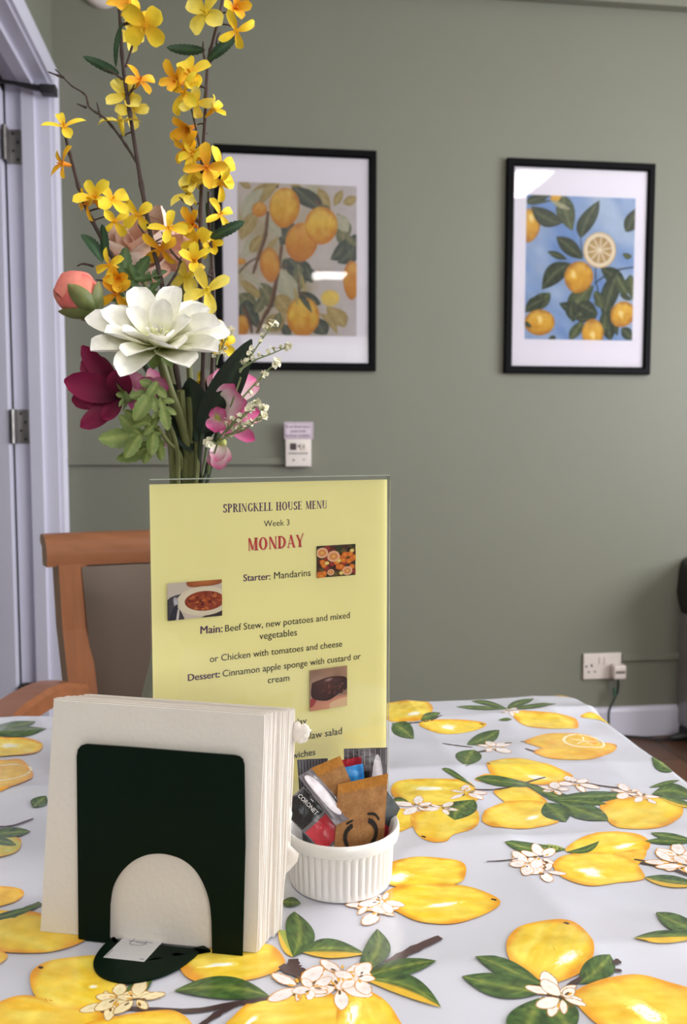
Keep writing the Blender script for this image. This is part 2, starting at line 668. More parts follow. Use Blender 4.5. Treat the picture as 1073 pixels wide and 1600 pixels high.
def floor_mat():
    m = bpy.data.materials.new('terracotta_tiles')
    m.use_nodes = True
    nt = m.node_tree
    N, L = nt.nodes, nt.links
    b = N['Principled BSDF']
    tc = N.new('ShaderNodeTexCoord')
    br = N.new('ShaderNodeTexBrick')
    br.offset = 0.0
    br.inputs['Scale'].default_value = 1.0
    br.inputs['Brick Width'].default_value = 0.3
    br.inputs['Row Height'].default_value = 0.3
    br.inputs['Mortar Size'].default_value = 0.006
    br.inputs['Color1'].default_value = (*S(116, 80, 66), 1)
    br.inputs['Color2'].default_value = (*S(106, 70, 57), 1)
    br.inputs['Mortar'].default_value = (*S(72, 54, 48), 1)
    L.new(tc.outputs['Object'], br.inputs['Vector'])
    nz = N.new('ShaderNodeTexNoise')
    nz.inputs['Scale'].default_value = 14
    mx = N.new('ShaderNodeMix')
    mx.data_type = 'RGBA'
    mx.blend_type = 'MULTIPLY'
    mx.inputs[0].default_value = 0.35
    L.new(br.outputs[0], mx.inputs[6])
    L.new(nz.outputs[1], mx.inputs[7])
    L.new(mx.outputs[2], b.inputs['Base Color'])
    b.inputs['Roughness'].default_value = 0.35
    bp = N.new('ShaderNodeBump')
    bp.inputs['Strength'].default_value = 0.4
    bp.inputs['Distance'].default_value = 0.002
    bp.invert = True
    L.new(br.outputs[1], bp.inputs['Height'])
    L.new(bp.outputs[0], b.inputs['Normal'])
    return m


m = MB(); m.box((X0 - 2.2, Y0 - 0.2, -0.1), (X1 + 0.2, Y1 + 0.2, 0)); struct('floor', m, floor_mat())
m = MB(); m.box((X0 - 2.2, Y0 - 0.2, H), (X1 + 0.2, Y1 + 0.2, H + 0.1)); struct('ceiling', m, CEIL)
m = MB(); m.box((X0 - 2.2, Y1, 0), (X1 + 0.2, Y1 + WT, H)); struct('wall_back', m, WALL)
m = MB()
m.box((X0 - WT, Y0, 0), (X0, DY0, H)); m.box((X0 - WT, DY1, 0), (X0, Y1, H)); m.box((X0 - WT, DY0, DH), (X0, DY1, H))
struct('wall_left', m, WALL)
m = MB(); m.box((X0 - 2.3, Y0 - 0.2, 0), (X0 - 2.2, Y1 + 0.2, H)); struct('wall_corridor', m, CEIL)
WY0, WY1, WZ0, WZ1 = -0.75, 1.95, 1.0, 2.25
m = MB()
m.box((X1, Y0, 0), (X1 + WT, WY0, H)); m.box((X1, WY1, 0), (X1 + WT, Y1, H))
m.box((X1, WY0, 0), (X1 + WT, WY1, WZ0)); m.box((X1, WY0, WZ1), (X1 + WT, WY1, H))
struct('wall_right', m, WALL)
VX0, VX1 = 0.1, 2.3
m = MB()
m.box((X0 - 2.2, Y0 - WT, 0), (VX0, Y0, H)); m.box((VX1, Y0 - WT, 0), (X1, Y0, H))
m.box((VX0, Y0 - WT, 0), (VX1, Y0, WZ0)); m.box((VX0, Y0 - WT, WZ1), (VX1, Y0, H))
struct('wall_rear', m, WALL)
PANE = clear_sheet('window_glass', 1.0)


def window(name, axis, a0, a1, c):
    f, g = MB(), MB()
    w = 0.06
    def bx(mb, p0, p1, z0, z1, t0, t1):
        if axis == 'x':
            mb.box((c + t0, p0, z0), (c + t1, p1, z1))
        else:
            mb.box((p0, c + t0, z0), (p1, c + t1, z1))
    mid = (a0 + a1) / 2
    for p0, p1, z0, z1 in ((a0, a0 + w, WZ0, WZ1), (a1 - w, a1, WZ0, WZ1), (a0, a1, WZ0, WZ0 + w), (a0, a1, WZ1 - w, WZ1),
                           (mid - w / 2, mid + w / 2, WZ0, WZ1)):
        bx(f, p0, p1, z0, z1, -0.03, 0.03)
    o = struct(name, f, TRIMW)
    bx(g, a0 + w, a1 - w, WZ0 + w, WZ1 - w, -0.004, 0.004)
    g.build('pane', PANE, o, smooth=False)


window('window_1', 'x', WY0, WY1, X1 + 0.1)
window('window_2', 'y', VX0, VX1, Y0 - 0.1)

# skirting with a rounded top edge
bz = at(1000, 1105, Y=Y1 - 0.02).z
m = MB()
prof = [(0, 0), (0.018, 0), (0.018, bz - 0.015), (0.012, bz - 0.004), (0.004, bz), (0, bz)]
m.grid([[(x, Y1 - p, z) for p, z in prof] for x in (X0, X1)])
struct('baseboard_back', m, TRIMW)
# cable trunking on the back wall (painted with the wall)
tz = at(270, 721, Y=Y1).z
cbx0 = at(445, 690, Y=Y1 - 0.03).x
m = MB(); m.box((X0, Y1 - 0.014, tz - 0.012), (cbx0 + 0.004, Y1, tz + 0.012), bev=0.003); struct('trim_1', m, WALL)
sz = at(1010, 1025, Y=Y1).z
skx1 = at(972, 1040, Y=Y1 - 0.01).x
m = MB(); m.box((skx1 - 0.002, Y1 - 0.014, sz - 0.013), (X1, Y1, sz + 0.013), bev=0.003); struct('trim_2', m, WALL)
pz = at(960, 5, Y=Y1 - 0.03).z
m = MB(); m.box((X0, Y1 - 0.04, pz), (X1, Y1, H), bev=0.004); struct('trim_3', m, WALL)

# door lining with stop and architraves
m = MB()
LT = 0.03
AW = 0.058
XA = X0 + 0.018
# lining: far jamb, near jamb, head
m.box((X0 - WT, DY1 - 0.004, 0), (X0 + 0.001, DY1 + LT, DH + LT))
m.box((X0 - WT, DY0 - LT, 0), (X0 + 0.001, DY0 + 0.004, DH + LT))
m.box((X0 - WT, DY0, DH - 0.004), (X0 + 0.001, DY1, DH + LT))
# stops
sx0, sx1 = X0 - 0.083, X0 - 0.043
m.box((sx0, DY1 - 0.020, 0), (sx1, DY1, DH), bev=0.002)
m.box((sx0, DY0, 0), (sx1, DY0 + 0.020, DH), bev=0.002)
m.box((sx0, DY0, DH - 0.020), (sx1, DY1, DH), bev=0.002)
# architrave: moulded section swept up, over and down with mitres
sec = [(0.0, 0.0), (0.0, 0.014), (0.012, 0.018), (0.02, 0.013), (0.032, 0.015), (0.044, 0.02), (AW - 0.006, 0.02), (AW, 0.014), (AW, 0.0)]
rows = []
for cy, cz, sy, szz in ((DY1, 0, 1, 0), (DY1, DH, 1, 1), (DY0, DH, -1, 1), (DY0, 0, -1, 0)):
    rows.append([(X0 + t, cy + sy * (w + 0.003), cz + szz * (w + 0.003)) for w, t in sec])
m.grid(rows)
struct('trim_4', m, TRIMW)

# the door leaf, standing open at right angles into the corridor, with its hinges
STEEL = mat('brushed_steel', S(150, 146, 144), rough=0.35, metal=0.9, var=0.1, scale=40)
DARKM = mat('dark_metal', S(52, 50, 52), rough=0.4, metal=0.6, var=0.1, scale=30)
hx = X0 - WT + 0.008
dm = MB()
LY1 = DY1 - 0.004
LY0 = LY1 - 0.044
dm.box((hx - 0.80, LY0, 0.006), (hx - 0.014, LY1, DH - 0.03), bev=0.002)
for zz in (0.25, 1.15):                        # sunk panels on the leaf
    dm.box((hx - 0.70, LY0 - 0.004, zz), (hx - 0.12, LY0 + 0.001, zz + 0.75), bev=0.003)
door = dm.build('door_1', TRIMW, smooth=False)
door['kind'] = 'structure'
for k, (py0, py1, bad) in enumerate(((203, 257, 0), (640, 693, 0), (1067, 1092, 1))):
    za, zb = at(26, py1, Y=DY1 - 0.004).z, at(26, py0, Y=DY1 - 0.004).z
    hm = MB()
    hm.box((hx + 0.004, DY1 - 0.0075, za), (hx + 0.038, DY1 - 0.0035, zb), bev=0.001)
    for q in range(3):
        z0, z1 = za + (zb - za) * q / 3, za + (zb - za) * (q + 1) / 3 - 0.001
        hm.tube([(hx - 0.003, DY1 - 0.05, z0), (hx - 0.003, DY1 - 0.05, z1)], 0.0065, n=12)
    hm.box((hx - 0.004, DY1 - 0.05, za), (hx + 0.002, DY1 - 0.0035, zb))
    ho = hm.build('hinge', STEEL if not bad else DARKM, door)
    for q in range(4):
        sm = MB()
        zq = za + (zb - za) * (0.13 + 0.25 * q)
        xq = hx + (0.013 if q % 2 else 0.027)
        sm.lathe([(0.0045, 0), (0.0045, 0.0012), (0, 0.0014)], n=10)
        sm.v = [(xq + p[0], DY1 - 0.0074 - p[2], zq + p[1]) for p in sm.v]
        sm.build('screw', DARKM, ho)
# overhead closer: box-section arm from the head of the frame back to the leaf
zc = at(70, 140, X=X0 - 0.02).z
ym = DY1 - 0.03
cm = MB()
A0 = at(73, 141, Y=DY1 - 0.05)
A1 = at(24, 130, Y=DY1 - 0.07)
cm.box((-0.018, -0.02, -0.014), (0.03, 0.02, 0.012), M=Matrix.Translation(A0), bev=0.003)
cm.tube([A0 + Vector((0, 0, .004)), A0.lerp(A1, .35), A1], [0.012, 0.010, 0.007], n=6)
A2 = at(-70, 116, Y=LY0 - 0.04)
cm.tube([A1, A2], [0.006, 0.006], n=6)
cm.box((A2.x - 0.2, LY0 - 0.05, A2.z - 0.03), (A2.x + 0.02, LY0 - 0.002, A2.z + 0.03), bev=0.004)
cm.build('door_closer', DARKM, door)

# ceiling lamps
for k, (lx, ly, sx, sy) in enumerate(LAMPS):
    t = thing('ceiling_light', ['square white ceiling light at the rear of the room', 'long white ceiling light near the right-hand window',
                                'added square white ceiling light above the table, out of view'][k], 'ceiling light', (lx, ly, H))
    f = MB()
    a, b = sx / 2, sy / 2
    for lo, hi in (((-a - .02, -b - .02), (-a, b + .02)), ((a, -b - .02), (a + .02, b + .02)), ((-a, -b - .02), (a, -b)), ((-a, b), (a, b + .02))):
        f.box((lx + lo[0], ly + lo[1], H - 0.035), (lx + hi[0], ly + hi[1], H), bev=0.002)
    f.build('frame', TRIMW, t)
    f = MB(); f.box((lx - a, ly - b, H - 0.028), (lx + a, ly + b, H - 0.002))
    f.build('diffuser', emission('lamp_diffuser', LAMP_COLOR, LAMP_STRENGTH) if k == 0 else bpy.data.materials['lamp_diffuser'], t, smooth=False)

# ------------------------------------------------------------------ table and lemon-print cloth
TZ = 0.74
TX0, TX1, TY0, TY1 = -0.52, 0.4315, 0.11, 1.046
WOOD = mat('beech_wood', S(136, 84, 52), rough=0.36, spec=0.45, var=0.13, scale=5, stretch=(1.2, 14, 14), coat=0.15)
WOODV = mat('beech_wood_upright', S(136, 84, 52), rough=0.36, spec=0.45, var=0.13, scale=5, stretch=(14, 14, 1.2), coat=0.15)
t = thing('dining_table', 'beech dining table hidden beneath the lemon-print cloth', 'table', ((TX0 + TX1) / 2, (TY0 + TY1) / 2, 0))
m = MB(); m.box((TX0 + .006, TY0 + .006, TZ - 0.034), (TX1 - .006, TY1 - .006, TZ - 0.006), bev=0.003); m.build('tabletop', WOOD, t)
for x in (TX0 + .07, TX1 - .07):
    for y in (TY0 + .07, TY1 - .07):
        m = MB(); m.box((x - .03, y - .03, 0), (x + .03, y + .03, TZ - .034), bev=0.004); m.build('leg', WOODV, t)
m = MB()
for y in (TY0 + .07, TY1 - .07):
    m.box((TX0 + .1, y - .011, TZ - .12), (TX1 - .1, y + .011, TZ - .034))
for x in (TX0 + .07, TX1 - .07):
    m.box((x - .011, TY0 + .1, TZ - .12), (x + .011, TY1 - .1, TZ - .034))
m.build('apron', WOOD, t, smooth=False)

CR_Y = [(0.335, .0012), (0.492, .0022), (0.648, .0030), (0.803, .0026), (0.968, .0030)]
CR_X = [(-0.255, .0012), (-0.098, .0016), (0.060, .0022), (0.217, .0014), (0.372, .0012)]
CALM = [(-0.06, 0.54, 0.15), (0.0755, 0.614, 0.06), (-0.034, 0.86, 0.06)]


def ht(x, y):
    h = 0.0
    wob = 0.006 * noise.noise(Vector((x * 5, y * 5, 3.3)))
    for c, a in CR_Y:
        d = y - c - wob
        k = 0.65 + 0.6 * noise.noise(Vector((x * 4, c * 9, 1.7)))
        h += 3.8 * a * k * math.exp(-math.sqrt(d * d + 4e-6) / (0.014 if d < 0 else 0.045))
    for c, a in CR_X:
        d = x - c - wob
        k = 0.6 + 0.6 * noise.noise(Vector((y * 4, c * 9, 7.7)))
        h += 3.0 * a * k * math.exp(-math.sqrt(d * d + 4e-6) / (0.040 if d < 0 else .013))
    h += 0.0022 * noise.noise(Vector((x * 7, y * 11, 0.5))) + 0.0010 * noise.noise(Vector((x * 26, y * 19, 4.5)))
    h += 0.0014 * noise.noise(Vector((x * 14 + y * 20, y * 16 - x * 6, 9.5)))
    for cx, cy, r in CALM:
        q = math.hypot(x - cx, y - cy) / r
        if q < 1.5:
            h *= 0.06 + 0.94 * min(1, max(0, (q - 0.8) / 0.7))
    return h


RC = 0.035


def drape(x, y, off=0.0):
    cx, cy, hx_, hy_ = (TX0 + TX1) / 2, (TY0 + TY1) / 2, (TX1 - TX0) / 2, (TY1 - TY0) / 2
    qx, qy = abs(x - cx) - (hx_ - RC), abs(y - cy) - (hy_ - RC)
    sx, sy = (1 if x > cx else -1), (1 if y > cy else -1)
    if qx > 0 and qy > 0:
        l = math.hypot(qx, qy)
        s = l - RC
        dx, dy = qx / l * sx, qy / l * sy
    elif qx > qy:
        s, dx, dy = qx - RC, sx, 0
    else:
        s, dx, dy = qy - RC, 0, sy
    e = 0.010
    h = ht(x, y)
    if s <= -e:
        return Vector((x, y, TZ + h + off))
    s2 = s + e
    bx_, by_ = x - dx * s2, y - dy * s2
    if s2 < e * math.pi / 2:
        a = s2 / e
        out, dn = e * math.sin(a), e * (1 - math.cos(a))
    else:
        a = math.pi / 2
        out, dn = e, e + s2 - e * math.pi / 2
    f = min(1, max(0, dn / 0.15))
    out += f * (0.012 + 0.011 * math.sin((x * dy - y * dx) * 42 + 1.2 * math.sin((x + y) * 9)))
    fade = max(0.0, 1 - s2 / (e * 2))
    return Vector((bx_ + dx * (out + off * math.sin(a)), by_ + dy * (out + off * math.sin(a)),
                   TZ + h * fade - dn + off * math.cos(a)))


CLOTH = mat('wipe_clean_cloth', None, rough=0.15, spec=0.85, var=0.012, scale=9, bump=0.02, bscale=25)
INK = mat('printed_ink_on_cloth', None, rough=0.17, spec=0.7, var=0.10, scale=95)
OH = 0.20
nx, ny = 340, 340
xs = np.linspace(TX0 - OH, TX1 + OH, nx)
ys = np.linspace(TY0 - OH, TY1 + OH, ny)


def cloth_uv(px, py):
    p = at(px, py, z=TZ + 0.0015)
    for _ in range(3):
        p = at(px, py, z=TZ + ht(p.x, p.y) + .0006)
    return (p.x, p.y)


cv = Canvas(cloth_uv, drape, base=2.5e-4, step=3e-6)
cv.mb.grid([[drape(x, y) for x in xs] for y in ys], S(203, 203, 214), mi=0)
MI = 1
_f0 = len(cv.mb.f)


def strand(pts, w, col=S(74, 58, 56)):
    stroke(cv, pts, w, col, jit=.5, taper=.35)


# --- right-hand half, from the far edge forwards (outlines of the printed fruit)
lemon(cv, [(590, 1104), (611, 1096), (641, 1094), (667, 1096), (676, 1105), (672, 1115), (657, 1123), (634, 1126), (604, 1124)], hi=(646, 1115, 9, 3, -.1))
strand([(612, 1130), (640, 1129), (668, 1126), (690, 1117)], .003)
leaf(cv, (657, 1125), (688, 1113), (668, 1113), (676, 1123))
leaf(cv, (614, 1130), (646, 1154), (640, 1130), (616, 1146))
lemon(cv, [(654, 1130), (681, 1123), (714, 1122), (745, 1126), (760, 1131), (748, 1139), (721, 1145), (691, 1146), (672, 1141)], hi=(701, 1136, 10, 4, .1), tip=(753, 1131, 4))
for tip, a, b in (((712, 1103.6), (748, 1102), (750, 1109)), ((736, 1095), (765, 1095), (762, 1102)),
                  ((834, 1091), (804, 1095), (818, 1101)), ((869, 1099.6), (835, 1099), (838, 1106))):
    leaf(cv, (792, 1107), tip, a, b)
lemon(cv, [(801, 1112), (838, 1110), (888, 1117), (902, 1126), (899, 1138), (858, 1138), (823, 1134), (806, 1124)])
leaf(cv, (800, 1123), (778, 1124), (790, 1118), (790, 1126))
blossom_print(cv, 798, 1110, .016)
lemon(cv, [(907, 1112), (922, 1108), (945, 1121), (957, 1131), (934, 1124)])
lemon(cv, [(866, 1086), (880, 1082), (897, 1084), (897, 1088), (880, 1088)], rings=8)
leaf(cv, (729, 1163), (780, 1140), (748, 1146), (767, 1160))
strand([(691, 1161), (712, 1164), (738, 1167)], .003)
leaf(cv, (741, 1171), (728, 1196), (712, 1178), (752, 1184), n=12)
blossom_print(cv, 773, 1167, .024)
strand([(788, 1161), (799, 1160)], .004)
strand([(745, 1175), (760, 1172)], .004)
ORN = dict(core=S(240, 200, 84), body=S(236, 184, 62), edge=S(228, 150, 52), deep=S(226, 160, 58), hi=S(252, 246, 230))
lemon(cv, [(818, 1158), (848, 1147), (888, 1145), (922, 1149), (933, 1160), (908, 1170), (868, 1175), (842, 1167)], pal=ORN)
lemon(cv, [(833, 1173), (863, 1167), (908, 1166), (937, 1160), (962, 1163), (958, 1174), (932, 1184), (888, 1187), (853, 1183)], pal=ORN, tip=(961, 1164, 3))
cs = Vector(cv.uv(912, 1157))
for rr, cc in ((.021, S(250, 238, 200)), (.016, S(240, 196, 80))):
    stroke(cv, [(cs.x + rr * math.cos(q / 12 * 6.283), cs.y + rr * math.sin(q / 12 * 6.283)) for q in range(13)], .0028, cc, uv=True, jit=.5, taper=.8)
for q in range(5):
    stroke(cv, [(cs.x, cs.y), (cs.x + .014 * math.cos(q * 1.26), cs.y + .014 * math.sin(q * 1.26))], .002, S(250, 236, 190), uv=True)
strand([(813, 1158), (822, 1159)], .003)
strand([(820, 1169), (836, 1174)], .003)
# the pair crossed by the long branch
lemon(cv, [(742, 1216), (761, 1207), (785, 1214), (800, 1222), (775, 1224), (752, 1221)], pal=ORN)
lemon(cv, [(760, 1192), (782, 1186), (808, 1184), (838, 1189), (892, 1209), (884, 1219), (848, 1226), (808, 1220), (772, 1213)], tip=(763, 1193, 3), hi=(838, 1214, 14, 3, .1))
lemon(cv, [(612, 1228), (628, 1217), (674, 1215), (728, 1219), (744, 1234), (745, 1250), (728, 1255), (674, 1258), (631, 1252), (614, 1243)], hi=(668, 1232, 24, 3, .0))
lemon(cv, [(590, 1272), (614, 1264), (640, 1266), (645, 1290), (612, 1303), (590, 1298)])
lemon(cv, [(641, 1275), (660, 1266), (700, 1258), (738, 1260), (749, 1278), (738, 1295), (708, 1304), (698, 1315), (676, 1315), (651, 1302)], tip=(662, 1307, 4))
leaf(cv, (610, 1256), (640, 1254), (622, 1245), (622, 1257))
leaf(cv, (741, 1249), (710, 1281), (692, 1258), (742, 1268), n=14)
blossom_print(cv, 728, 1238, .026)
blossom_print(cv, 652, 1259, .026)
blossom_print(cv, 690, 1262, .018)
lemon(cv, [(771, 1236), (788, 1231), (818, 1228), (845, 1243), (852, 1255), (800, 1256), (782, 1248)])
lemon(cv, [(753, 1276), (762, 1263), (788, 1253), (825, 1250), (850, 1254), (856, 1264), (873, 1281), (862, 1288), (818, 1295), (775, 1292), (756, 1285)], hi=(832, 1277, 9, 3, -.2), tone=.1)
lemon(cv, [(937, 1261), (951, 1251), (977, 1246), (1017, 1245), (1057, 1253), (1067, 1263), (1062, 1277), (1037, 1291), (987, 1295), (957, 1289)], tone=.1)
strand([(740, 1233), (790, 1231), (852, 1214)], .003)
leaf(cv, (744, 1231), (690, 1201), (712, 1203), (716, 1217), yellow=None)
leaf(cv, (742, 1216), (842, 1228), (780, 1212), (790, 1229))
leaf(cv, (815, 1220), (930, 1258), (862, 1234), (866, 1252))
leaf(cv, (855, 1249), (978, 1241), (925, 1236), (935, 1252))
leaf(cv, (868, 1250), (948, 1256), (912, 1246), (908, 1258))
leaf(cv, (872, 1252), (950, 1282), (930, 1260), (900, 1278))
leaf(cv, (852, 1254), (884, 1284), (888, 1262), (848, 1274), n=12)
strand([(883, 1216), (925, 1225), (970, 1231)], .0032)
blossom_print(cv, 900, 1224, .022)
blossom_print(cv, 866, 1234, .020)
blossom_print(cv, 980, 1238, .022)
blossom_print(cv, 1003, 1245, .022)
leaf(cv, (1014, 1230), (1062, 1219), (1038, 1221), (1036, 1228))
leaf(cv, (1018, 1241), (1092, 1250), (1052, 1224), (1048, 1246))
leaf(cv, (1030, 1245), (1085, 1262), (1058, 1246), (1052, 1258), yellow='b')
leaf(cv, (1018, 1183), (1050, 1206), (1038, 1184), (1026, 1202), n=10)
# lemons over the middle crease
leaf(cv, (884, 1327), (788, 1313), (834, 1316), (826, 1334))
leaf(cv, (884, 1327), (836, 1321), (862, 1319), (858, 1328), mix=.8)
lemon(cv, [(883, 1328), (900, 1311), (930, 1302), (970, 1300), (1003, 1305), (1016, 1320), (1000, 1338), (972, 1347), (937, 1341), (902, 1335)], hi=(975, 1322, 14, 4, -.2))
lemon(cv, [(940, 1340), (975, 1330), (1008, 1328), (1004, 1345), (985, 1356), (955, 1352)], pal=ORN)
lemon(cv, [(865, 1348), (880, 1337), (915, 1332), (955, 1334), (987, 1343), (1004, 1362), (1004, 1374), (967, 1379), (922, 1384), (885, 1374), (868, 1361)], hi=(921, 1362, 17, 6, .2))
leaf(cv, (936, 1313), (885, 1331), (918, 1332), (914, 1322), vein=True)
for bx_, by_ in ((838, 1350), (852, 1362), (826, 1349), (846, 1340)):
    blossom_print(cv, bx_, by_, .020, seed=bx_)
strand([(760, 1346), (800, 1343), (850, 1337)], .0012)
strand([(990, 1343), (1030, 1347), (1062, 1342)], .0026)
strand([(1000, 1348), (1045, 1357), (1078, 1369)], .0032)
for bx_, by_ in ((1062, 1338), (1050, 1348), (1072, 1352)):
    blossom_print(cv, bx_, by_, .024, seed=bx_)
leaf(cv, (1085, 1315), (1007, 1314), (1046, 1308), (1044, 1320))
leaf(cv, (1085, 1314), (1016, 1301), (1052, 1302), (1044, 1313))
leaf(cv, (1092, 1384), (1006, 1371), (1050, 1368), (1044, 1386), yellow='b')
# pair beside the ramekin
lemon(cv, [(598, 1372), (606, 1350), (640, 1340), (682, 1340), (723, 1348), (727, 1368), (714, 1381), (674, 1384), (620, 1386)], hi=(622, 1372, 16, 6, -.2))
lemon(cv, [(600, 1396), (620, 1386), (655, 1382), (704, 1382), (745, 1389), (781, 1407), (765, 1425), (712, 1443), (659, 1441), (622, 1426), (602, 1412)], hi=(690, 1414, 22, 3, -.1), tip=(772, 1406, 5))
blossom_print(cv, 592, 1424, .022)
blossom_print(cv, 574, 1414, .020)
blossom_print(cv, 598, 1408, .018)
leaf(cv, (470, 1412), (440, 1410), (456, 1402), (452, 1418))
# right mid leaves
leaf(cv, (1100, 1458), (1024, 1426), (1064, 1431), (1050, 1454))
leaf(cv, (1096, 1464), (990, 1466), (1040, 1454), (1040, 1474), yellow='b')
# round lemon and its leaves
lemon(cv, [(791, 1485), (794, 1465), (812, 1448), (848, 1439), (882, 1437), (906, 1447), (925, 1468), (927, 1490), (912, 1516), (884, 1531), (858, 1536), (818, 1520), (798, 1502)], hi=(884, 1497, 17, 8, -.5), tip=(885, 1443, 5))
leaf(cv, (849, 1540), (741, 1495), (801, 1502), (785, 1526))
leaf(cv, (848, 1551), (721, 1526), (790, 1523), (778, 1559))
leaf(cv, (842, 1560), (815, 1632), (792, 1590), (868, 1590))
leaf(cv, (846, 1558), (892, 1618), (900, 1574), (850, 1602))
leaf(cv, (905, 1538), (953, 1491), (914, 1504), (956, 1524))
strand([(884, 1545), (908, 1528)], .004)
lemon(cv, [(894, 1555), (915, 1540), (950, 1528), (997, 1523), (1045, 1535), (1092, 1552), (1120, 1590), (1085, 1632), (1000, 1638), (940, 1606), (908, 1578)], hi=(1012, 1584, 22, 11, .35), pal=dict(LEM, body=S(238, 186, 44)))
for bx_, by_ in ((870, 1553), (878, 1560)):
    blossom_print(cv, bx_, by_, .020, cols=(S(200, 150, 90), S(250, 244, 236)))
strand([(958, 1506), (968, 1501)], .004)
strand([(960, 1517), (971, 1517)], .003)
# --- bottom centre spray
lemon(cv, [(280, 1500), (300, 1488), (330, 1480), (375, 1474), (412, 1475), (430, 1481), (445, 1501), (437, 1515), (398, 1530), (330, 1538), (290, 1526)], hi=(345, 1508, 22, 3, -.1))
lemon(cv, [(350, 1612), (365, 1588), (394, 1564), (430, 1556), (475, 1551), (515, 1552), (540, 1580), (540, 1630), (400, 1640)], pal=dict(LEM, body=S(240, 190, 40)), hi=(392, 1596, 10, 4, -.6))
lemon(cv, [(528, 1562), (545, 1552), (570, 1548), (598, 1561), (618, 1585), (630, 1620), (580, 1640), (530, 1632)], hi=(550, 1586, 10, 14, -.5))
strand([(200, 1576), (300, 1580), (360, 1570), (421, 1561)], .0042)
strand([(310, 1606), (345, 1582), (376, 1567)], .0046)
strand([(458, 1499), (462, 1515), (488, 1527), (520, 1529)], .0085, S(78, 58, 58))
strand([(439, 1509), (455, 1518), (482, 1527)], .007, S(78, 58, 58))
strand([(605, 1507), (640, 1487), (688, 1465)], .0075, S(84, 64, 64))
leaf(cv, (458, 1496), (434, 1454), (441, 1483), (458, 1464), mix=.9, yellow='a')
leaf(cv, (458, 1496), (460, 1425), (446, 1448), (492, 1464))
leaf(cv, (473, 1489), (571, 1491), (512, 1467), (520, 1498), yellow='b')
leaf(cv, (559, 1525), (589, 1452), (568, 1484), (609, 1490))
leaf(cv, (569, 1527), (682, 1502), (620, 1500), (636, 1524))
leaf(cv, (568, 1531), (689, 1575), (640, 1524), (628, 1556), yellow='b')
leaf(cv, (422, 1558), (272, 1549), (352, 1526), (352, 1562))
for bx_, by_, rr in ((535, 1522, .022), (530, 1543, .022), (468, 1543, .024), (556, 1530, .018), (488, 1546, .016)):
    blossom_print(cv, bx_, by_, rr)
# --- left bottom
lemon(cv, [(-20, 1428), (20, 1424), (60, 1427), (105, 1446), (135, 1463), (117, 1478), (60, 1490), (-20, 1480)], tone=.2)
lemon(cv, [(-30, 1480), (-5, 1484), (12, 1494), (0, 1506), (-30, 1506)], pal=ORN)
strand([(-12, 1436), (20, 1430), (64, 1412)], .008, S(96, 110, 74))
leaf(cv, (-30, 1440), (60, 1416), (16, 1424), (22, 1434))
lemon(cv, [(-30, 1388), (10, 1386), (34, 1391), (36, 1401), (18, 1412), (-30, 1420)], pal=ORN)
lemon(cv, [(-40, 1590), (0, 1566), (39, 1556), (90, 1566), (150, 1580), (170, 1600), (120, 1650), (-40, 1650)], pal=dict(LEM, body=S(238, 188, 40)))
lemon(cv, [(47, 1534), (52, 1516), (75, 1503), (110, 1497), (156, 1495), (182, 1515), (192, 1540), (184, 1557), (149, 1577), (98, 1577), (58, 1560)], tip=(64, 1513, 4), hi=(146, 1543, 6, 2, 0), tone=.05)
lemon(cv, [(129, 1604), (188, 1588), (234, 1581), (274, 1581), (300, 1602), (300, 1640), (140, 1640)], pal=dict(LEM, body=S(238, 188, 40)))
leaf(cv, (196, 1561), (238, 1534), (205, 1538), (222, 1556))
for bx_, by_ in ((172, 1569), (186, 1560), (212, 1562)):
    blossom_print(cv, bx_, by_, .019, cols=(S(186, 140, 70), S(240, 224, 180)))
# --- left, beyond the napkins
leaf(cv, (-30, 1146), (56, 1128), (10, 1130), (22, 1142))
leaf(cv, (-30, 1148), (74, 1139), (20, 1136), (30, 1149))
lemon(cv, [(-30, 1156), (10, 1152), (44, 1154), (66, 1163), (58, 1176), (20, 1181), (-30, 1181)], hi=(15, 1166, 14, 3, 0))
lemon(cv, [(-30, 1192), (10, 1188), (36, 1189), (52, 1212), (34, 1224), (0, 1236), (-30, 1236)], pal=ORN)
cs = Vector(cv.uv(8, 1208))
stroke(cv, [(cs.x + .024 * math.cos(q / 12 * 6.283), cs.y + .024 * math.sin(q / 12 * 6.283)) for q in range(13)], .003, S(250, 236, 196), uv=True, jit=.5, taper=.8)
leaf(cv, (52, 1262), (72, 1244), (50, 1250), (72, 1258), n=10)
strand([(-10, 1293), (20, 1291), (52, 1280)], .003)
lemon(cv, [(-20, 1310), (10, 1308), (32, 1312), (28, 1330), (0, 1340), (-20, 1338)], pal=dict(ORN, body=S(190, 186, 80), core=S(206, 200, 110)))
leaf(cv, (-20, 1304), (48, 1300), (18, 1294), (14, 1310))
leaf(cv, (-20, 1314), (26, 1322), (6, 1310), (4, 1322))
for i in range(_f0, len(cv.mb.f)):
    cv.mb.m[i] = MI
cl = cv.mb.build('tablecloth', [CLOTH, INK], smooth=True, angle=80, loc=((TX0 + TX1) / 2, (TY0 + TY1) / 2, TZ))
tag(cl, 'white wipe-clean tablecloth printed with lemons, leaves and blossom', 'tablecloth')

# ------------------------------------------------------------------ framed prints on the back wall
BLACK = mat('black_frame_lacquer', S(9, 9, 12), rough=0.5, spec=0.08, var=0.1)
MATW = mat('white_mount_board', S(246, 241, 252), rough=0.7, var=0.01)
PRINT = mat('printed_paper', None, rough=0.5, spec=0.3, var=0.05, scale=30)
FGLASS = clear_sheet('picture_glass', 0.8, rough=0.015)


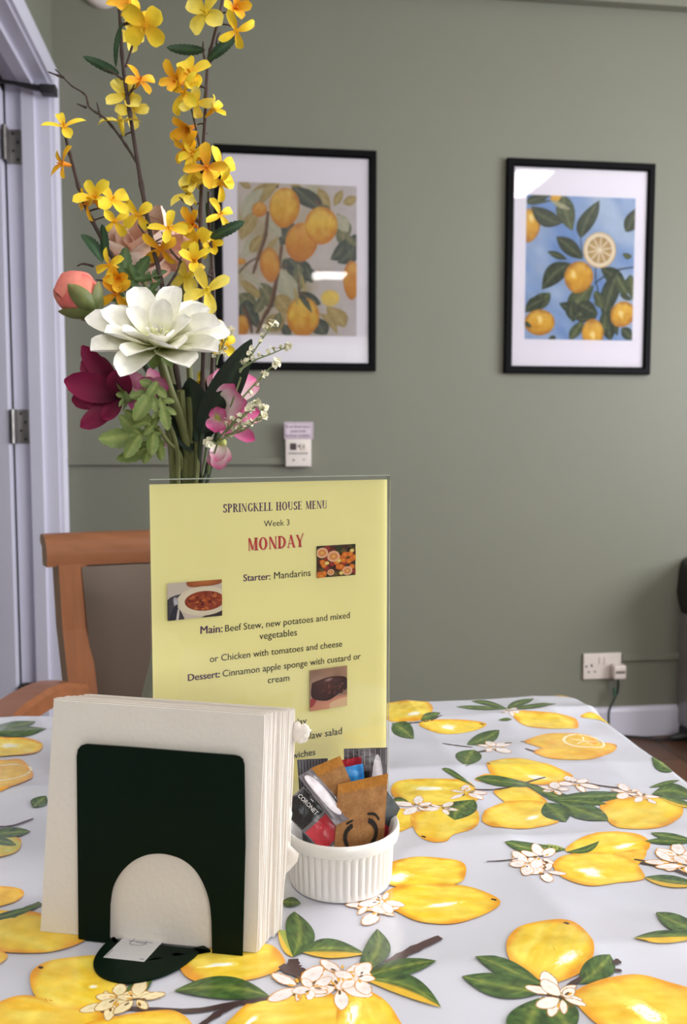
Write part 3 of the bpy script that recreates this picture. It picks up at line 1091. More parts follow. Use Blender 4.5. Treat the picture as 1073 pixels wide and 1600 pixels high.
def picture(corners, pr, label, paint):
    yf = Y1 - 0.022
    w = [at(*c, Y=yf) for c in corners]
    x0, x1 = (w[0].x + w[3].x) / 2, (w[1].x + w[2].x) / 2
    z1, z0 = (w[0].z + w[1].z) / 2, (w[2].z + w[3].z) / 2
    t = thing('picture_frame', label, 'picture', ((x0 + x1) / 2, Y1, z0))
    fw = 0.026
    m = MB()
    prof = [(0.0, Y1 - .001), (0.0, yf + .003), (0.003, yf), (fw - .006, yf), (fw, yf + .006), (fw, yf + .012)]
    rows = []
    for cx, cz, sx, s2 in ((x0, z0, 1, 1), (x1, z0, -1, 1), (x1, z1, -1, -1), (x0, z1, 1, -1), (x0, z0, 1, 1)):
        rows.append([(cx + sx * a, y, cz + s2 * a) for a, y in prof])
    m.grid(rows)
    m.build('frame', BLACK, t, smooth=False)
    m = MB(); m.box((x0 + .01, yf + .012, z0 + .01), (x1 - .01, Y1 - .002, z1 - .01)); m.build('mount', MATW, t, smooth=False)
    q = [at(*c, Y=yf + .011) for c in pr]
    u0, u1 = (q[0].x + q[3].x) / 2, (q[1].x + q[2].x) / 2
    v1, v0 = (q[0].z + q[1].z) / 2, (q[2].z + q[3].z) / 2
    # picture-local pixel mapping: bilinear inside the print's own rectangle
    def uv(px, py):
        p = at(px, py, Y=yf + .011)
        return (p.x, p.z)
    c = Canvas(uv, lambda u, v, off: Vector((u, yf + .0115 - off, v)), clip=(u0, v0, u1, v1), step=8e-6)
    paint(c, (u0, v0, u1, v1))
    c.mb.build('print', PRINT, t, smooth=False)
    m = MB(); m.grid([[(x0 + fw - .004, yf + .007, z0 + fw - .004), (x1 - fw + .004, yf + .007, z0 + fw - .004)],
                      [(x0 + fw - .004, yf + .007, z1 - fw + .004), (x1 - fw + .004, yf + .007, z1 - fw + .004)]])
    m.build('glass', FGLASS, t, smooth=False)


def backdrop(c, rect, fn, n=40):
    u0, v0, u1, v1 = rect
    o = c.lay()
    rows, cols = [], []
    for i in range(n + 1):
        r, cc = [], []
        for j in range(n + 1):
            u, v = u0 + (u1 - u0) * j / n, v0 + (v1 - v0) * i / n
            r.append(c.pos(u, v, o)); cc.append(fn(u, v))
        rows.append(r); cols.append(cc)
    c.mb.grid(rows, cols)


def oval(cx, cy, rx, ry, rot=0.0, tipk=0.0, n=14):
    o = []
    for i in range(n):
        a = 6.28318 * i / n
        k = 1 + tipk * max(0, math.cos(a - math.pi / 2)) ** 5
        x, y = rx * math.cos(a), ry * math.sin(a) * k
        o.append((cx + x * math.cos(rot) - y * math.sin(rot), cy + x * math.sin(rot) + y * math.cos(rot)))
    return o


def z3(x, y):
    return (320 + x / 3.577, 210 + y / 3.577)


def z4(x, y):
    return (770 + x / 3.541, 220 + y / 3.541)


P1L = dict(core=S(236, 206, 96), body=S(226, 178, 62), edge=S(204, 132, 52), deep=S(212, 140, 48), hi=S(246, 226, 140))
P1O = dict(core=S(222, 168, 74), body=S(214, 150, 60), edge=S(196, 124, 58), deep=S(206, 130, 54), hi=S(240, 210, 130))
MUTE = dict(dark=S(98, 104, 86), mid=S(138, 138, 108), lite=S(186, 174, 128), edge=S(112, 114, 92))
TAN = dict(dark=S(160, 140, 96), mid=S(188, 166, 112), lite=S(206, 190, 140), edge=S(168, 146, 100))
DEEP = dict(dark=S(70, 78, 74), mid=S(96, 102, 92), lite=S(140, 142, 118), edge=S(74, 80, 74))
PALE = dict(dark=S(176, 176, 156), mid=S(196, 194, 170), lite=S(214, 208, 182), edge=S(180, 176, 150))


def paint_one(c, rect):
    def bg(u, v):
        k = fbm(u, v, 9, 2)
        d = (u - rect[0]) / (rect[2] - rect[0])
        e = 1 - (v - rect[1]) / (rect[3] - rect[1])
        return mixc(mixc(S(206, 196, 188), S(180, 166, 128), 0.4 + 1.0 * k - 0.5 * d + 0.3 * e * (1 - d)), S(206, 200, 206), max(0, d - .45) * 1.4)
    backdrop(c, rect, bg)

    def lf(b, t, a, bb, pal=MUTE):
        leaf(c, z3(*b), z3(*t), z3(*a), z3(*bb), pal, n=10, m=6)
    # pale and shadowy foliage first
    for b, t, a, bb, pal in (
        ((420, 270), (220, 440), (280, 300), (330, 380), TAN), ((330, 300), (215, 480), (220, 360), (270, 430), PALE),
        ((300, 420), (200, 590), (200, 490), (280, 520), TAN), ((280, 560), (210, 680), (225, 600), (270, 650), PALE),
        ((330, 560), (250, 660), (260, 590), (310, 640), TAN), ((480, 280), (560, 360), (540, 290), (500, 345), TAN),
        ((590, 285), (640, 380), (560, 340), (650, 310), PALE), ((700, 430), (630, 300), (640, 380), (690, 340), TAN),
        ((770, 310), (720, 400), (725, 340), (765, 370), TAN), ((770, 385), (850, 350), (800, 345), (820, 398), TAN),
        ((660, 430), (490, 290), (520, 380), (620, 330), DEEP), ((630, 400), (700, 460), (690, 400), (640, 450), MUTE),
        ((740, 440), (760, 620), (820, 520), (730, 560), MUTE), ((730, 450), (800, 545), (800, 470), (740, 520), PALE),
        ((845, 590), (700, 700), (760, 600), (790, 690), DEEP), ((848, 560), (740, 720), (800, 590), (850, 700), DEEP),
        ((850, 620), (790, 560), (800, 610), (830, 580), MUTE),
        ((500, 500), (420, 620), (425, 520), (480, 590), DEEP), ((450, 480), (500, 500), (470, 470), (480, 520), DEEP),
        ((460, 690), (590, 820), (470, 780), (580, 720), DEEP), ((520, 720), (530, 870), (490, 800), (570, 800), MUTE),
        ((560, 740), (600, 830), (550, 800), (620, 770), DEEP), ((430, 760), (490, 920), (400, 860), (520, 840), PALE),
        ((450, 690), (440, 760), (430, 720), (470, 730), DEEP),
        ((195, 830), (330, 900), (240, 820), (270, 910), TAN), ((300, 830), (400, 960), (330, 950), (380, 860), MUTE),
        ((200, 770), (320, 850), (240, 770), (300, 850), PALE), ((190, 890), (290, 1000), (210, 970), (270, 900), MUTE),
        ((400, 900), (480, 1000), (400, 980), (470, 910), TAN), ((450, 1000), (350, 1100), (350, 1020), (430, 1090), TAN),
        ((310, 1090), (230, 920), (210, 1010), (290, 980), DEEP), ((240, 1110), (195, 940), (195, 1040), (240, 1000), DEEP),
        ((330, 900), (280, 1000), (280, 940), (330, 970), MUTE), ((390, 1100), (420, 990), (380, 1040), (430, 1050), MUTE),
        ((520, 880), (650, 950), (600, 890), (580, 950), DEEP), ((680, 960), (780, 1080), (700, 1040), (790, 1000), TAN),
        ((640, 1000), (740, 1120), (660, 1030), (720, 1030), TAN), ((620, 1020), (680, 1120), (600, 1100), (690, 1060), DEEP),
        ((440, 1060), (480, 1125), (430, 1110), (480, 1080), DEEP), ((330, 700), (430, 560), (350, 620), (400, 600), TAN),
        ((350, 480), (430, 570), (380, 560), (410, 500), PALE), ((190, 260), (260, 300), (230, 255), (220, 300), TAN)):
        lf(b, t, a, bb, pal)

    def lm(cx, cy, rx, ry, pal=P1L, rot=0.0, tk=.12, tone=0.0):
        lemon(c, [z3(*p) for p in oval(cx, cy, rx, ry, rot, tk)], pal=pal, dens=5, edge=.72, rings=10, tone=tone, vg=.9)
    lm(305, 420, 42, 42, P1O, 0, 0)
    lm(205, 1070, 42, 60, P1O)
    lm(200, 710, 30, 18, P1O, 0, 0)
    for pts, w in (([(352, 430), (338, 560), (310, 650), (268, 780)], .013), ([(430, 620), (408, 760), (372, 940), (330, 1020), (290, 1112)], .014),
                   ([(188, 775), (240, 720), (290, 690)], .007), ([(408, 760), (440, 735), (460, 740)], .006), ([(215, 960), (250, 1050), (262, 1112)], .012),
                   ([(410, 285), (400, 300)], .008), ([(520, 790), (530, 900), (560, 890)], .006), ([(620, 360), (640, 400)], .008)):
        stroke(c, [z3(*p) for p in pts], w, S(92, 68, 60), jit=.5, col2=S(140, 108, 88))
    lm(362, 725, 56, 92, P1O, -.1)
    lm(445, 405, 86, 108, P1L, .08, .1, .1)
    lm(540, 600, 90, 108, P1O, .2, .05)
    lm(650, 508, 92, 104, P1L, 0, .04)
    lm(700, 915, 52, 46, dict(P1L, body=S(232, 208, 124), deep=S(226, 200, 110), edge=S(222, 196, 120)), 0, 0)
    lm(820, 810, 48, 104, P1O)
    lm(548, 1018, 92, 108, P1L, .05, .03, .1)
    for bx_, by_ in ((540, 790), (500, 860)):
        stroke(c, [z3(bx_, by_), z3(bx_ + 20, by_ + 90)], .008, S(190, 170, 110))
    lf((600, 1000), (520, 905), (570, 920), (560, 960), dict(DEEP))


P2L = dict(core=S(236, 190, 70), body=S(228, 172, 48), edge=S(176, 112, 36), deep=S(206, 140, 40), hi=S(248, 226, 150))
P2G = dict(dark=S(40, 50, 40), mid=S(70, 82, 58), lite=S(128, 136, 96), edge=S(36, 44, 38))
P2H = dict(dark=S(58, 70, 50), mid=S(92, 104, 68), lite=S(160, 160, 106), edge=S(60, 70, 50))


def paint_two(c, rect):
    def bg(u, v):
        k = fbm(u + v * .6, v * .8, 6, 5)
        return mixc(S(120, 154, 208), S(178, 196, 222), max(0, 0.28 + 1.3 * k))
    backdrop(c, rect, bg)

    def lf(b, t, a, bb, pal=P2G):
        leaf(c, z4(*b), z4(*t), z4(*a), z4(*bb), pal, n=12, m=6)

    def lm(cx, cy, rx, ry, rot=0.0, tk=.1, hi=None):
        lemon(c, [z4(*p) for p in oval(cx, cy, rx, ry, rot, tk)], pal=P2L, dens=5, edge=.7, rings=10, vg=.5,
              hi=(*z4(cx + hi[0], cy + hi[1]), 4, 6, .4) if hi else None)
    lm(350, 318, 34, 24, 0, 0)
    lm(200, 465, 62, 90, .1, .1, (10, -40))
    lf((185, 340), (320, 300), (220, 300), (240, 352), P2G)
    lf((190, 350), (330, 330), (240, 330), (250, 350), P2G)
    lf((390, 300), (440, 500), (450, 370), (350, 400), P2H)
    lf((320, 330), (430, 378), (370, 340), (370, 372), dict(P2H, dark=S(150, 150, 120), mid=S(190, 186, 150)))
    lf((210, 362), (385, 455), (320, 388), (270, 470), P2G)
    lf((486, 540), (588, 328), (470, 440), (570, 440), P2G)
    lf((735, 505), (800, 370), (730, 430), (800, 470), P2G)
    lf((350, 530), (498, 655), (450, 555), (395, 620), P2G)
    lf((300, 612), (412, 656), (360, 615), (350, 652), P2G)
    lf((305, 614), (380, 640), (345, 622), (340, 640), P2H)
    lf((270, 824), (432, 678), (310, 690), (380, 770), P2G)
    lf((175, 950), (318, 842), (230, 860), (290, 920), P2H)
    lf((178, 940), (290, 870), (210, 870), (250, 930), P2G)
    stroke(c, [z4(568, 690), z4(570, 780), z4(600, 900), z4(612, 945)], .005, S(48, 60, 66))
    stroke(c, [z4(560, 790), z4(640, 735), z4(700, 712), z4(790, 698)], .006, S(44, 56, 66))
    stroke(c, [z4(484, 520), z4(490, 600), z4(500, 640)], .004, S(60, 74, 70))
    for b, t, a, bb, pal in (((595, 705), (745, 850), (700, 720), (650, 800), P2G), ((690, 720), (610, 990), (600, 830), (700, 840), P2G),
                             ((680, 740), (745, 850), (740, 780), (690, 830), P2H), ((760, 740), (775, 880), (730, 800), (810, 810), P2H),
                             ((700, 850), (770, 880), (740, 850), (730, 880), P2G), ((560, 800), (440, 1005), (420, 860), (510, 930), P2H),
                             ((365, 900), (470, 900), (420, 890), (420, 950), P2G), ((440, 890), (440, 1000), (400, 940), (460, 950), P2G),
                             ((450, 980), (580, 950), (490, 890), (540, 1000), P2G), ((470, 900), (580, 960), (540, 890), (500, 960), P2G),
                             ((590, 850), (610, 930), (560, 900), (620, 880), P2H), ((610, 940), (650, 1110), (590, 1030), (680, 1010), P2G),
                             ((620, 960), (600, 1090), (640, 1010), (590, 1040), P2H), ((560, 830), (600, 900), (560, 880), (600, 850), P2H),
                             ((640, 900), (690, 1080), (640, 1000), (690, 970), P2G), ((710, 1035), (775, 1100), (760, 1040), (720, 1090), P2G),
                             ((425, 1105), (500, 990), (430, 1040), (490, 1060), P2H), ((460, 990), (540, 990), (500, 970), (500, 1005), P2G),
                             ((300, 1110), (345, 1080), (320, 1080), (340, 1105), P2G), ((770, 640), (715, 625), (740, 655), (745, 622), P2H)):
        lf(b, t, a, bb, pal)
    lm(475, 752, 80, 86, .25, .08, (-30, -10))
    lm(258, 1005, 84, 72, -.05, 0, (0, -20))
    lm(552, 1065, 60, 80, 0, .1, (0, 10))
    lm(718, 958, 66, 72, .6, .1, (-10, 0))
    lf((170, 1010), (215, 1030), (190, 1000), (190, 1030), P2G)
    # the cut half
    ce = Vector(c.uv(*z4(590, 605)))
    rr = (Vector(c.uv(*z4(676, 605))) - ce).length

    def disc(k, fn, n=40):
        fill(c, None, fn, rings=6, uvpts=[Vector((ce.x + rr * k * math.cos(6.2832 * i / n), ce.y + rr * k * 1.02 * math.sin(6.2832 * i / n))) for i in range(n)])
    disc(1.05, lambda u, v, t, a: mixc(S(230, 206, 170), S(226, 190, 120), max(0, t - .85) * 6))
    disc(.97, lambda u, v, t, a: S(240, 226, 200))
    disc(.78, lambda u, v, t, a: mixc(S(208, 182, 130), S(176, 142, 92), t * .8 + .4 * fbm(u, v, 60)))
    for k in range(10):
        a = 6.2832 * k / 10 + .2
        stroke(c, [(ce.x, ce.y), (ce.x + rr * .78 * math.cos(a), ce.y + rr * .78 * math.sin(a))], .0045, S(238, 222, 196), uv=True, taper=.6)
    disc(.08, lambda u, v, t, a: S(248, 240, 226))


picture(((337, 224), (588, 235), (588, 582), (334, 574)), ((370, 284), (557, 291), (557, 526), (373, 522)),
        'black framed print of yellow lemons on a brown branch with cream background', paint_one)
picture(((795, 245), (1025, 256), (1016, 585), (787, 583)), ((823, 304), (992, 310), (988, 532), (819, 530)),
        'black framed print of lemons and a cut lemon half on blue sky', paint_two)

# ------------------------------------------------------------------ small wall fittings
PLASTIC = mat('white_plastic', S(224, 214, 208), rough=0.35, var=0.01)
GREYP = mat('grey_plastic_print', S(70, 60, 64), rough=0.5)
INKB = mat('black_print', S(38, 34, 36), rough=0.5, var=0.02)


def flat_text(mb, s, a, b, pos, bold=0.0, geo=None, col=S(40, 36, 38), hscale=1.0, mi=0, off=0.0):
    """set a word between the uv points a and b (left and right ends of its baseline)"""
    vs, fs = geo if geo else text_geo(s, bold)
    x0, x1 = min(v.x for v in vs), max(v.x for v in vs)
    a, b = Vector(a), Vector(b)
    e = (b - a)
    k = e.length / (x1 - x0)
    e.normalize()
    n = Vector((-e.y, e.x))
    out = []
    for v in vs:
        q = a + e * (v.x - x0) * k + n * v.y * k * hscale
        out.append(pos(q.x, q.y, off))
    mb.add(out, fs, col, mi)


# emergency call unit, and the notice stuck above it
yb = Y1 - 0.032
c0, c1 = at(446, 729, Y=yb), at(486, 684, Y=yb)
t = thing('call_point', 'small white emergency call unit with two buttons below its notice', 'call button', ((c0.x + c1.x) / 2, Y1, c0.z))
m = MB(); m.box((c0.x, yb, c0.z), (c1.x, Y1 - .001, c1.z), bev=.003); m.build('case', PLASTIC, t)
def wallp(px, py):
    p = at(px, py, Y=yb)
    return (p.x, p.z)
posw = lambda u, v, off: Vector((u, yb - 0.0006 - off, v))
a, b = wallp(453.5, 703), wallp(463, 692.5)
m = MB(); m.box((a[0], yb - .003, a[1]), (b[0], yb + .001, b[1]), bev=.001); m.build('button', mat('dark_button', S(64, 44, 50), rough=.4), t)
a, b = wallp(469.5, 703.5), wallp(479, 692.5)
m = MB(); m.box((a[0], yb - .003, a[1]), (b[0], yb + .001, b[1]), bev=.001); bt = m.build('button', mat('cream_button', S(220, 208, 196), rough=.4), t)
m = MB()
a, b = wallp(474, 701), wallp(474.6, 694.5)
m.box((a[0] - .001, yb - .0036, a[1]), (b[0] + .001, yb - .0029, b[1])); m.build('mark', GREYP, bt)
for px, py, r in ((466.5, 697, .0035), (458.5, 719, .0035), (474.5, 718, .0026)):
    q = wallp(px, py)
    m = MB()
    m.lathe([(r, 0), (r, .0012), (0, .0016)], n=14)
    m.v[-42:] = [(q[0] + p[0], yb - p[2], q[1] + p[1]) for p in m.v[-42:]]
    m.build('screw', GREYP, t)
m = MB()
rnd = random.Random(4)
x = 450.5
while x < 481:
    w = rnd.uniform(.6, 2.4)
    a, b = wallp(x, 709.5), wallp(x + w, 707.2)
    m.box((a[0], yb - .0004, a[1]), (b[0], yb + .0005, b[1]))
    x += w + rnd.uniform(.5, 1.2)
m.build('small_print', GREYP, t)
yn = yb - 0.002
n0, n1 = at(444, 686, Y=yn), at(489, 659.5, Y=yn)
m = MB(); m.box((n0.x, yn, n0.z), (n1.x, yn + .0026, n1.z), bev=.001)
posn = lambda u, v, off: Vector((u, yn - .0003 - off, v))
def np_(px, py):
    p = at(px, py, Y=yn)
    return (p.x, p.z)
LIL = S(206, 190, 204)
m.c = [LIL] * len(m.v)
DPUR = S(92, 56, 84)
e0, e1 = np_(445.8, 684.6), np_(487.3, 661.3)
for lo, hi in (((e0[0], e0[1]), (e1[0], e0[1] + .0016)), ((e0[0], e1[1] - .0016), (e1[0], e1[1])), ((e0[0], e0[1]), (e0[0] + .0016, e1[1])), ((e1[0] - .0016, e0[1]), (e1[0], e1[1]))):
    m.box((lo[0], yn - .0003, lo[1]), (hi[0], yn + .0005, hi[1]), col=DPUR)
for s, x0_, x1_, y_ in (('In an Emergency', 447, 484.8, 668.3), ('press both', 454, 477.5, 675.4), ('buttons together', 446.8, 485, 682.2)):
    flat_text(m, s, np_(x0_, y_), np_(x1_, y_ - .15), posn, bold=.02, col=DPUR, off=.0002)
o = m.build('emergency_notice', mat('laminated_notice', None, rough=.3, var=.01), smooth=False, loc=((n0.x + n1.x) / 2, yn, n0.z))
tag(o, 'laminated lilac notice with purple border reading In an Emergency press both buttons together', 'notice')

# double socket with a plug, and the flex
ys_ = Y1 - 0.010
s0, s1 = at(911, 1062, Y=ys_), at(971, 1020, Y=ys_)
def sp(px, py):
    p = at(px, py, Y=ys_)
    return (p.x, p.z)
t = thing('wall_socket', 'white double wall socket above the skirting with its left outlet empty', 'socket', ((s0.x + s1.x) / 2, Y1, s0.z))
m = MB(); m.box((s0.x, ys_, s0.z), (s1.x, Y1 - .001, s1.z), bev=.003); m.build('face_plate', PLASTIC, t)
for px in (938, 946):
    a, b = sp(px - 2.8, 1038), sp(px + 2.8, 1026)
    m = MB(); m.box((a[0], ys_ - .003, a[1]), (b[0], ys_ + .001, b[1]), bev=.001); m.build('switch', PLASTIC, t)
for px, py, w, h in ((924, 1040, .0032, .0048), (919.5, 1050, .0042, .0024), (929, 1049.5, .0042, .0024), (915.8, 1041.6, .0034, .0034)):
    q = sp(px, py)
    m = MB(); m.box((q[0] - w, ys_ - .0006, q[1] - h), (q[0] + w, ys_ + .0006, q[1] + h))
    m.build('pin_hole', INKB, t, smooth=False)
pc = sp(961.5, 1047)
RUB = mat('black_rubber', S(24, 28, 27), rough=.45)
yp = ys_ - .001
fl = at(948, 1146, z=0.006)
ex = at(1064, 1152, z=0.014)
pts = [Vector((pc[0], yp - .022, pc[1] - .024)), Vector((pc[0] - .002, yp - .024, pc[1] - .07)), at(958, 1095, Y=yp - .03), at(951, 1112, Y=yp - .035),
       at(950, 1135, Y=yp - .045), Vector((fl.x - .02, fl.y - .01, .03)), Vector((fl.x + .03, fl.y - .02, .006)),
       at(1000, 1152, z=.006), at(1030, 1155, z=.006), at(1052, 1153, z=.007), ex]
t = thing('power_cable', 'black flex with a white plug running down to the tiled floor', 'cable', tuple(fl))
m = MB(); m.tube(cat_rom(pts, 8), .0045, n=8); m.build('flex', RUB, t)
m = MB()
m.tube([at(959.5, 1080, Y=yp - .028) + Vector((0, 0, .012)), at(959.5, 1088, Y=yp - .029)], .0056, n=10); m.build('green_tape', mat('green_tape', S(58, 92, 70), rough=.5), t)
tag(t.children[-1], 'dark green band on the flex')
m = MB(); m.box((pc[0] - .024, yp - .038, pc[1] - .025), (pc[0] + .024, yp - .0005, pc[1] + .026), bev=.008)
pl = m.build('plug', PLASTIC, t)
m = MB(); m.box((pc[0] - .017, yp - .0386, pc[1] - .004), (pc[0] + .019, yp - .0376, pc[1] + .007), col=S(150, 138, 132))
x = pc[0] - .015
while x < pc[0] + .015:
    w = rnd.uniform(.002, .004)
    m.box((x, yp - .0389, pc[1] - .001), (x + w, yp - .0385, pc[1] + .004), col=S(86, 74, 72)); x += w + .0014
m.build('sticker', PRINT, pl, smooth=False)
m = MB(); m.tube([ex + Vector((-.045, 0, .0)), ex + Vector((-.012, .0, .002)), ex + Vector((.02, 0, .006))], [.006, .015, .016], n=10); m.build('connector', RUB, t)

# round fitting high on the wall
rc = at(159, -22, Y=Y1 - .01)
m = MB(); m.lathe([(0.066, 0), (0.066, .012), (.06, .022), (.04, .03), (0, .032)], n=40)
m.v = [(rc.x + p[0], Y1 - .0005 - p[2], rc.z + p[1]) for p in m.v]
o = m.build('round_vent', PLASTIC, loc=(rc.x, Y1, rc.z))
tag(o, 'round white fitting high on the green wall, cut by the top edge', 'wall fitting')

# silver appliance standing at the right-hand edge
ad = at(1066.5, 1168, z=0.0)
abx, aby = ad.x + .05, ad.y + .06
zt = at(1068, 872, Y=aby).z
zm = at(1068, 962, Y=aby).z
t = thing('pedal_bin', 'tall silver bin with a black lid at the right edge by the wall', 'bin', (abx + .17, aby - .04, 0))
SILV = mat('silver_panel', S(168, 164, 166), rough=.38, metal=.55, var=.05)
BLKP = mat('glossy_black_plastic', S(20, 20, 22), rough=.22, var=.05)
m = MB(); m.box((abx, aby - .22, .03), (abx + .36, aby + .12, zm), bev=.03); m.build('body', SILV, t)
m = MB(); m.box((abx + .004, aby - .215, 0), (abx + .356, aby + .115, .036), bev=.01); m.build('base', BLKP, t)
m = MB()
prof = [(0.012, zm - .012), (-0.002, zm + .03), (-0.010, zm + .07), (-0.004, zt - .05), (0.006, zt - .02), (0.03, zt - .004), (.09, zt)]
rows = []
for o_, z in prof:
    xa, xb, ya, yb2, r = abx + o_, abx + .36 - o_, aby - .22 + o_, aby + .12 - o_ * .5, .03
    row = []
    for cx, cy, a0 in ((xb - r, yb2 - r, 0), (xa + r, yb2 - r, 90), (xa + r, ya + r, 180), (xb - r, ya + r, 270)):
        for q in range(5):
            a = R(a0 + 22.5 * q)
            row.append((cx + r * math.cos(a), cy + r * math.sin(a), z))
    rows.append(row)
m.grid(rows, wrap=True)
k = len(prof) - 1
m.f.append(tuple(k * 20 + j for j in range(20))); m.m.append(0)
m.build('lid', BLKP, t)

# ------------------------------------------------------------------ armchair behind the table
LEATH = mat('taupe_vinyl', S(104, 89, 79), rough=.42, spec=.45, var=.04, scale=7, bump=.08, bscale=220)
YB = 1.405                                     # plane of the back
rl = at(64, 860, Y=YB - .02)
xl = rl.x
zr1, zr0 = at(120, 834, Y=YB).z, at(120, 886, Y=YB - .02).z
CW = 0.43
cxm = xl + CW / 2
t = thing('armchair', 'beech armchair with taupe padded back standing behind the far table edge', 'chair', (cxm, YB - .2, 0))
m = MB()
hgt = zr1 - zr0
prof = [(-.022, 0), (-.022, .004), (-.024, hgt * .35), (-.019, hgt * .7), (-.006, hgt * .93), (.010, hgt), (.026, hgt * .95), (.031, hgt * .8), (.026, hgt * .66), (.016, hgt * .6), (.014, .004), (.012, 0)]
rows = []
for i in range(13):
    f = i / 12
    bow = .045 * (1 - (2 * f - 1) ** 2)
    th = math.atan(.045 * 4 * (1 - 2 * f) / CW)
    rows.append([(xl + CW * f - y * math.sin(th), YB + y * math.cos(th) + bow, zr0 + z) for y, z in prof])
b0 = len(m.v)
m.grid(rows, wrap=True)
n_ = len(prof)
m.f += [tuple(range(n_)), tuple(12 * n_ + j for j in range(n_))[::-1]]; m.m += [0, 0]
m.build('top_rail', WOOD, t, angle=35)
# back posts lean in and forward towards the seat
pa = at(102, 886, Y=YB - .02)
pb = at(119, 1092, Y=YB - .045)


def post(sgn):
    m = MB()
    rows = []
    for z, f in ((zr0 + .003, 0), (zr0 - .1, .3), (pb.z, 1), (.46, 1.12), (.25, 1.1), (0, 1.0)):
        xc = (pa.x + (pb.x - pa.x) * f)
        xc = xc if sgn < 0 else 2 * cxm - xc
        yc = YB - .02 * f + (.0 if z > .4 else .05 * (1 - z / .46))
        w, dd = .0215, .022
        yc += .012
        ca, sa = math.cos(R(24)), math.sin(R(24)) * -sgn
        rows.append([(xc + a * ca - b * sa, yc + a * sa + b * ca, z) for a, b in ((-w, -dd), (w, -dd), (w, dd), (-w, dd))])
    m.grid(rows, wrap=True)
    m.f += [(0, 1, 2, 3), (20, 23, 22, 21)]; m.m += [0, 0]
    m.build('back_post', WOODV, t, smooth=False)


post(-1); post(1)
pw = pa.x + .022
m = MB()
rows = []
for i in range(15):
    f = i / 14
    z = zr0 - .002 - f * (zr0 - .005 - .50)
    xa = pw + (pb.x - pa.x) * min(1.1, f * (zr0 - .5) / (zr0 - pb.z))
    r = []
    for j in range(17):
        g = j / 16
        x = xa + (2 * cxm - 2 * xa) * g
        e = min(g, 1 - g, f * 1.4, (1 - f) * 1.4) * 8
        r.append((x, YB + .026 * (1 - (2 * g - 1) ** 2) - .004 - .02 * f - .020 * (1 - math.exp(-e)), z))
    rows.append(r)
m.grid(rows, flip=True)
rows2 = [[(p[0], YB + .026 * (1 - (2 * jj / 16 - 1) ** 2) + .014 - .02 * (i / 14), p[2]) for jj, p in enumerate(r)] for i, r in enumerate(rows)]
m.grid(rows2)
m.build('back_pad', LEATH, t)
m = MB(); m.box((xl + .035, YB - .47, .43), (xl + CW - .035, YB - .02, .50), bev=.022); m.build('seat', LEATH, t)
m = MB()
m.box((xl + .04, YB - .45, .385), (xl + CW - .04, YB - .03, .432), bev=.004); m.build('seat_frame', WOOD, t)
za = .688
for sg in (-1, 1):
    def X_(x):
        return x if sg < 0 else 2 * cxm - x
    path = cat_rom([(pb.x + .004, YB - .035, za - .012), (pb.x - .03, YB - .085, za + .004), (pb.x - .062, YB - .15, za), (pb.x - .072, YB - .23, za - .004), (pb.x - .062, YB - .29, za - .012)], 6)
    m = MB()
    rows = []
    for i, p in enumerate(path):
        q = path[min(i + 1, len(path) - 1)] - path[max(i - 1, 0)]
        s_ = Vector((q.y, -q.x, 0)).normalized()
        f = i / (len(path) - 1)
        w = .020 + .009 * math.sin(math.pi * min(1, f * 1.05))
        row = []
        for ox, oz in ((-1, -.014), (-1, .008), (-.75, .014), (.75, .014), (1, .008), (1, -.014)):
            v = p + s_ * w * ox + Vector((0, 0, oz))
            row.append((X_(v.x), v.y, v.z))
        rows.append(row)
    m.grid(rows, wrap=True, flip=(sg > 0))
    k = len(rows) - 1
    m.f += [tuple(range(6)), tuple(k * 6 + j for j in range(6))]; m.m += [0, 0]
    m.build('armrest', WOOD, t, angle=35)
    m = MB()
    xf = X_(pb.x - .045)
    yf_ = YB - .27
    rows = []
    for z, o_ in ((za - .024, 0), (.44, .0), (0, 0)):
        rows.append([(xf - .019, yf_ - .019, z), (xf + .019, yf_ - .019, z), (xf + .019, yf_ + .019, z), (xf - .019, yf_ + .019, z)])
    m.grid(rows, wrap=True); m.f += [(0, 1, 2, 3), (8, 11, 10, 9)]; m.m += [0, 0]
    m.build('front_leg', WOODV, t, smooth=False)

# ------------------------------------------------------------------ menu stand
A26 = R(28)
SU = RV * math.cos(A26) + F0 * math.sin(A26)
SN = RV * math.sin(A26) - F0 * math.cos(A26)
SB = at(232, 752, d=.65)
SB.z = TZ + .0012
SW, SH = 0.2103, 0.2935
st = thing('menu_stand', 'clear upright stand holding the yellow Monday menu in front of the vase', 'menu stand', tuple(SB + SU * SW / 2))
ACR = clear_sheet('clear_acrylic', 0.75, rough=0.03)


def sgn_pos(u, v, off=0.0):
    return SB + SU * u + Vector((0, 0, v)) + SN * off


def slab(mb, u0, u1, v0, v1, o0, o1, col=(.8, .8, .8)):
    vs = [sgn_pos(u, v, o) for o in (o0, o1) for u, v in ((u0, v0), (u1, v0), (u1, v1), (u0, v1))]
    mb.add(vs, [(3, 2, 1, 0), (4, 5, 6, 7), (0, 1, 5, 4), (1, 2, 6, 5), (2, 3, 7, 6), (3, 0, 4, 7)], col)


m = MB(); slab(m, 0, SW, .003, SH, .0010, .0026); m.build('front_panel', ACR, st, smooth=False)
m = MB(); slab(m, 0, SW, .003, SH, -.0026, -.0010); m.build('rear_panel', ACR, st, smooth=False)
m = MB(); slab(m, 0.0, SW, 0, .003, -.045, .004); m.build('base', ACR, st, smooth=False)
EDGE = mat('acrylic_edge', S(150, 156, 140), rough=.15, var=.02)
m = MB()
slab(m, 0, SW, SH - .0004, SH + .0006, -.0026, .0026)
m.build('polished_edge', EDGE, st, smooth=False)


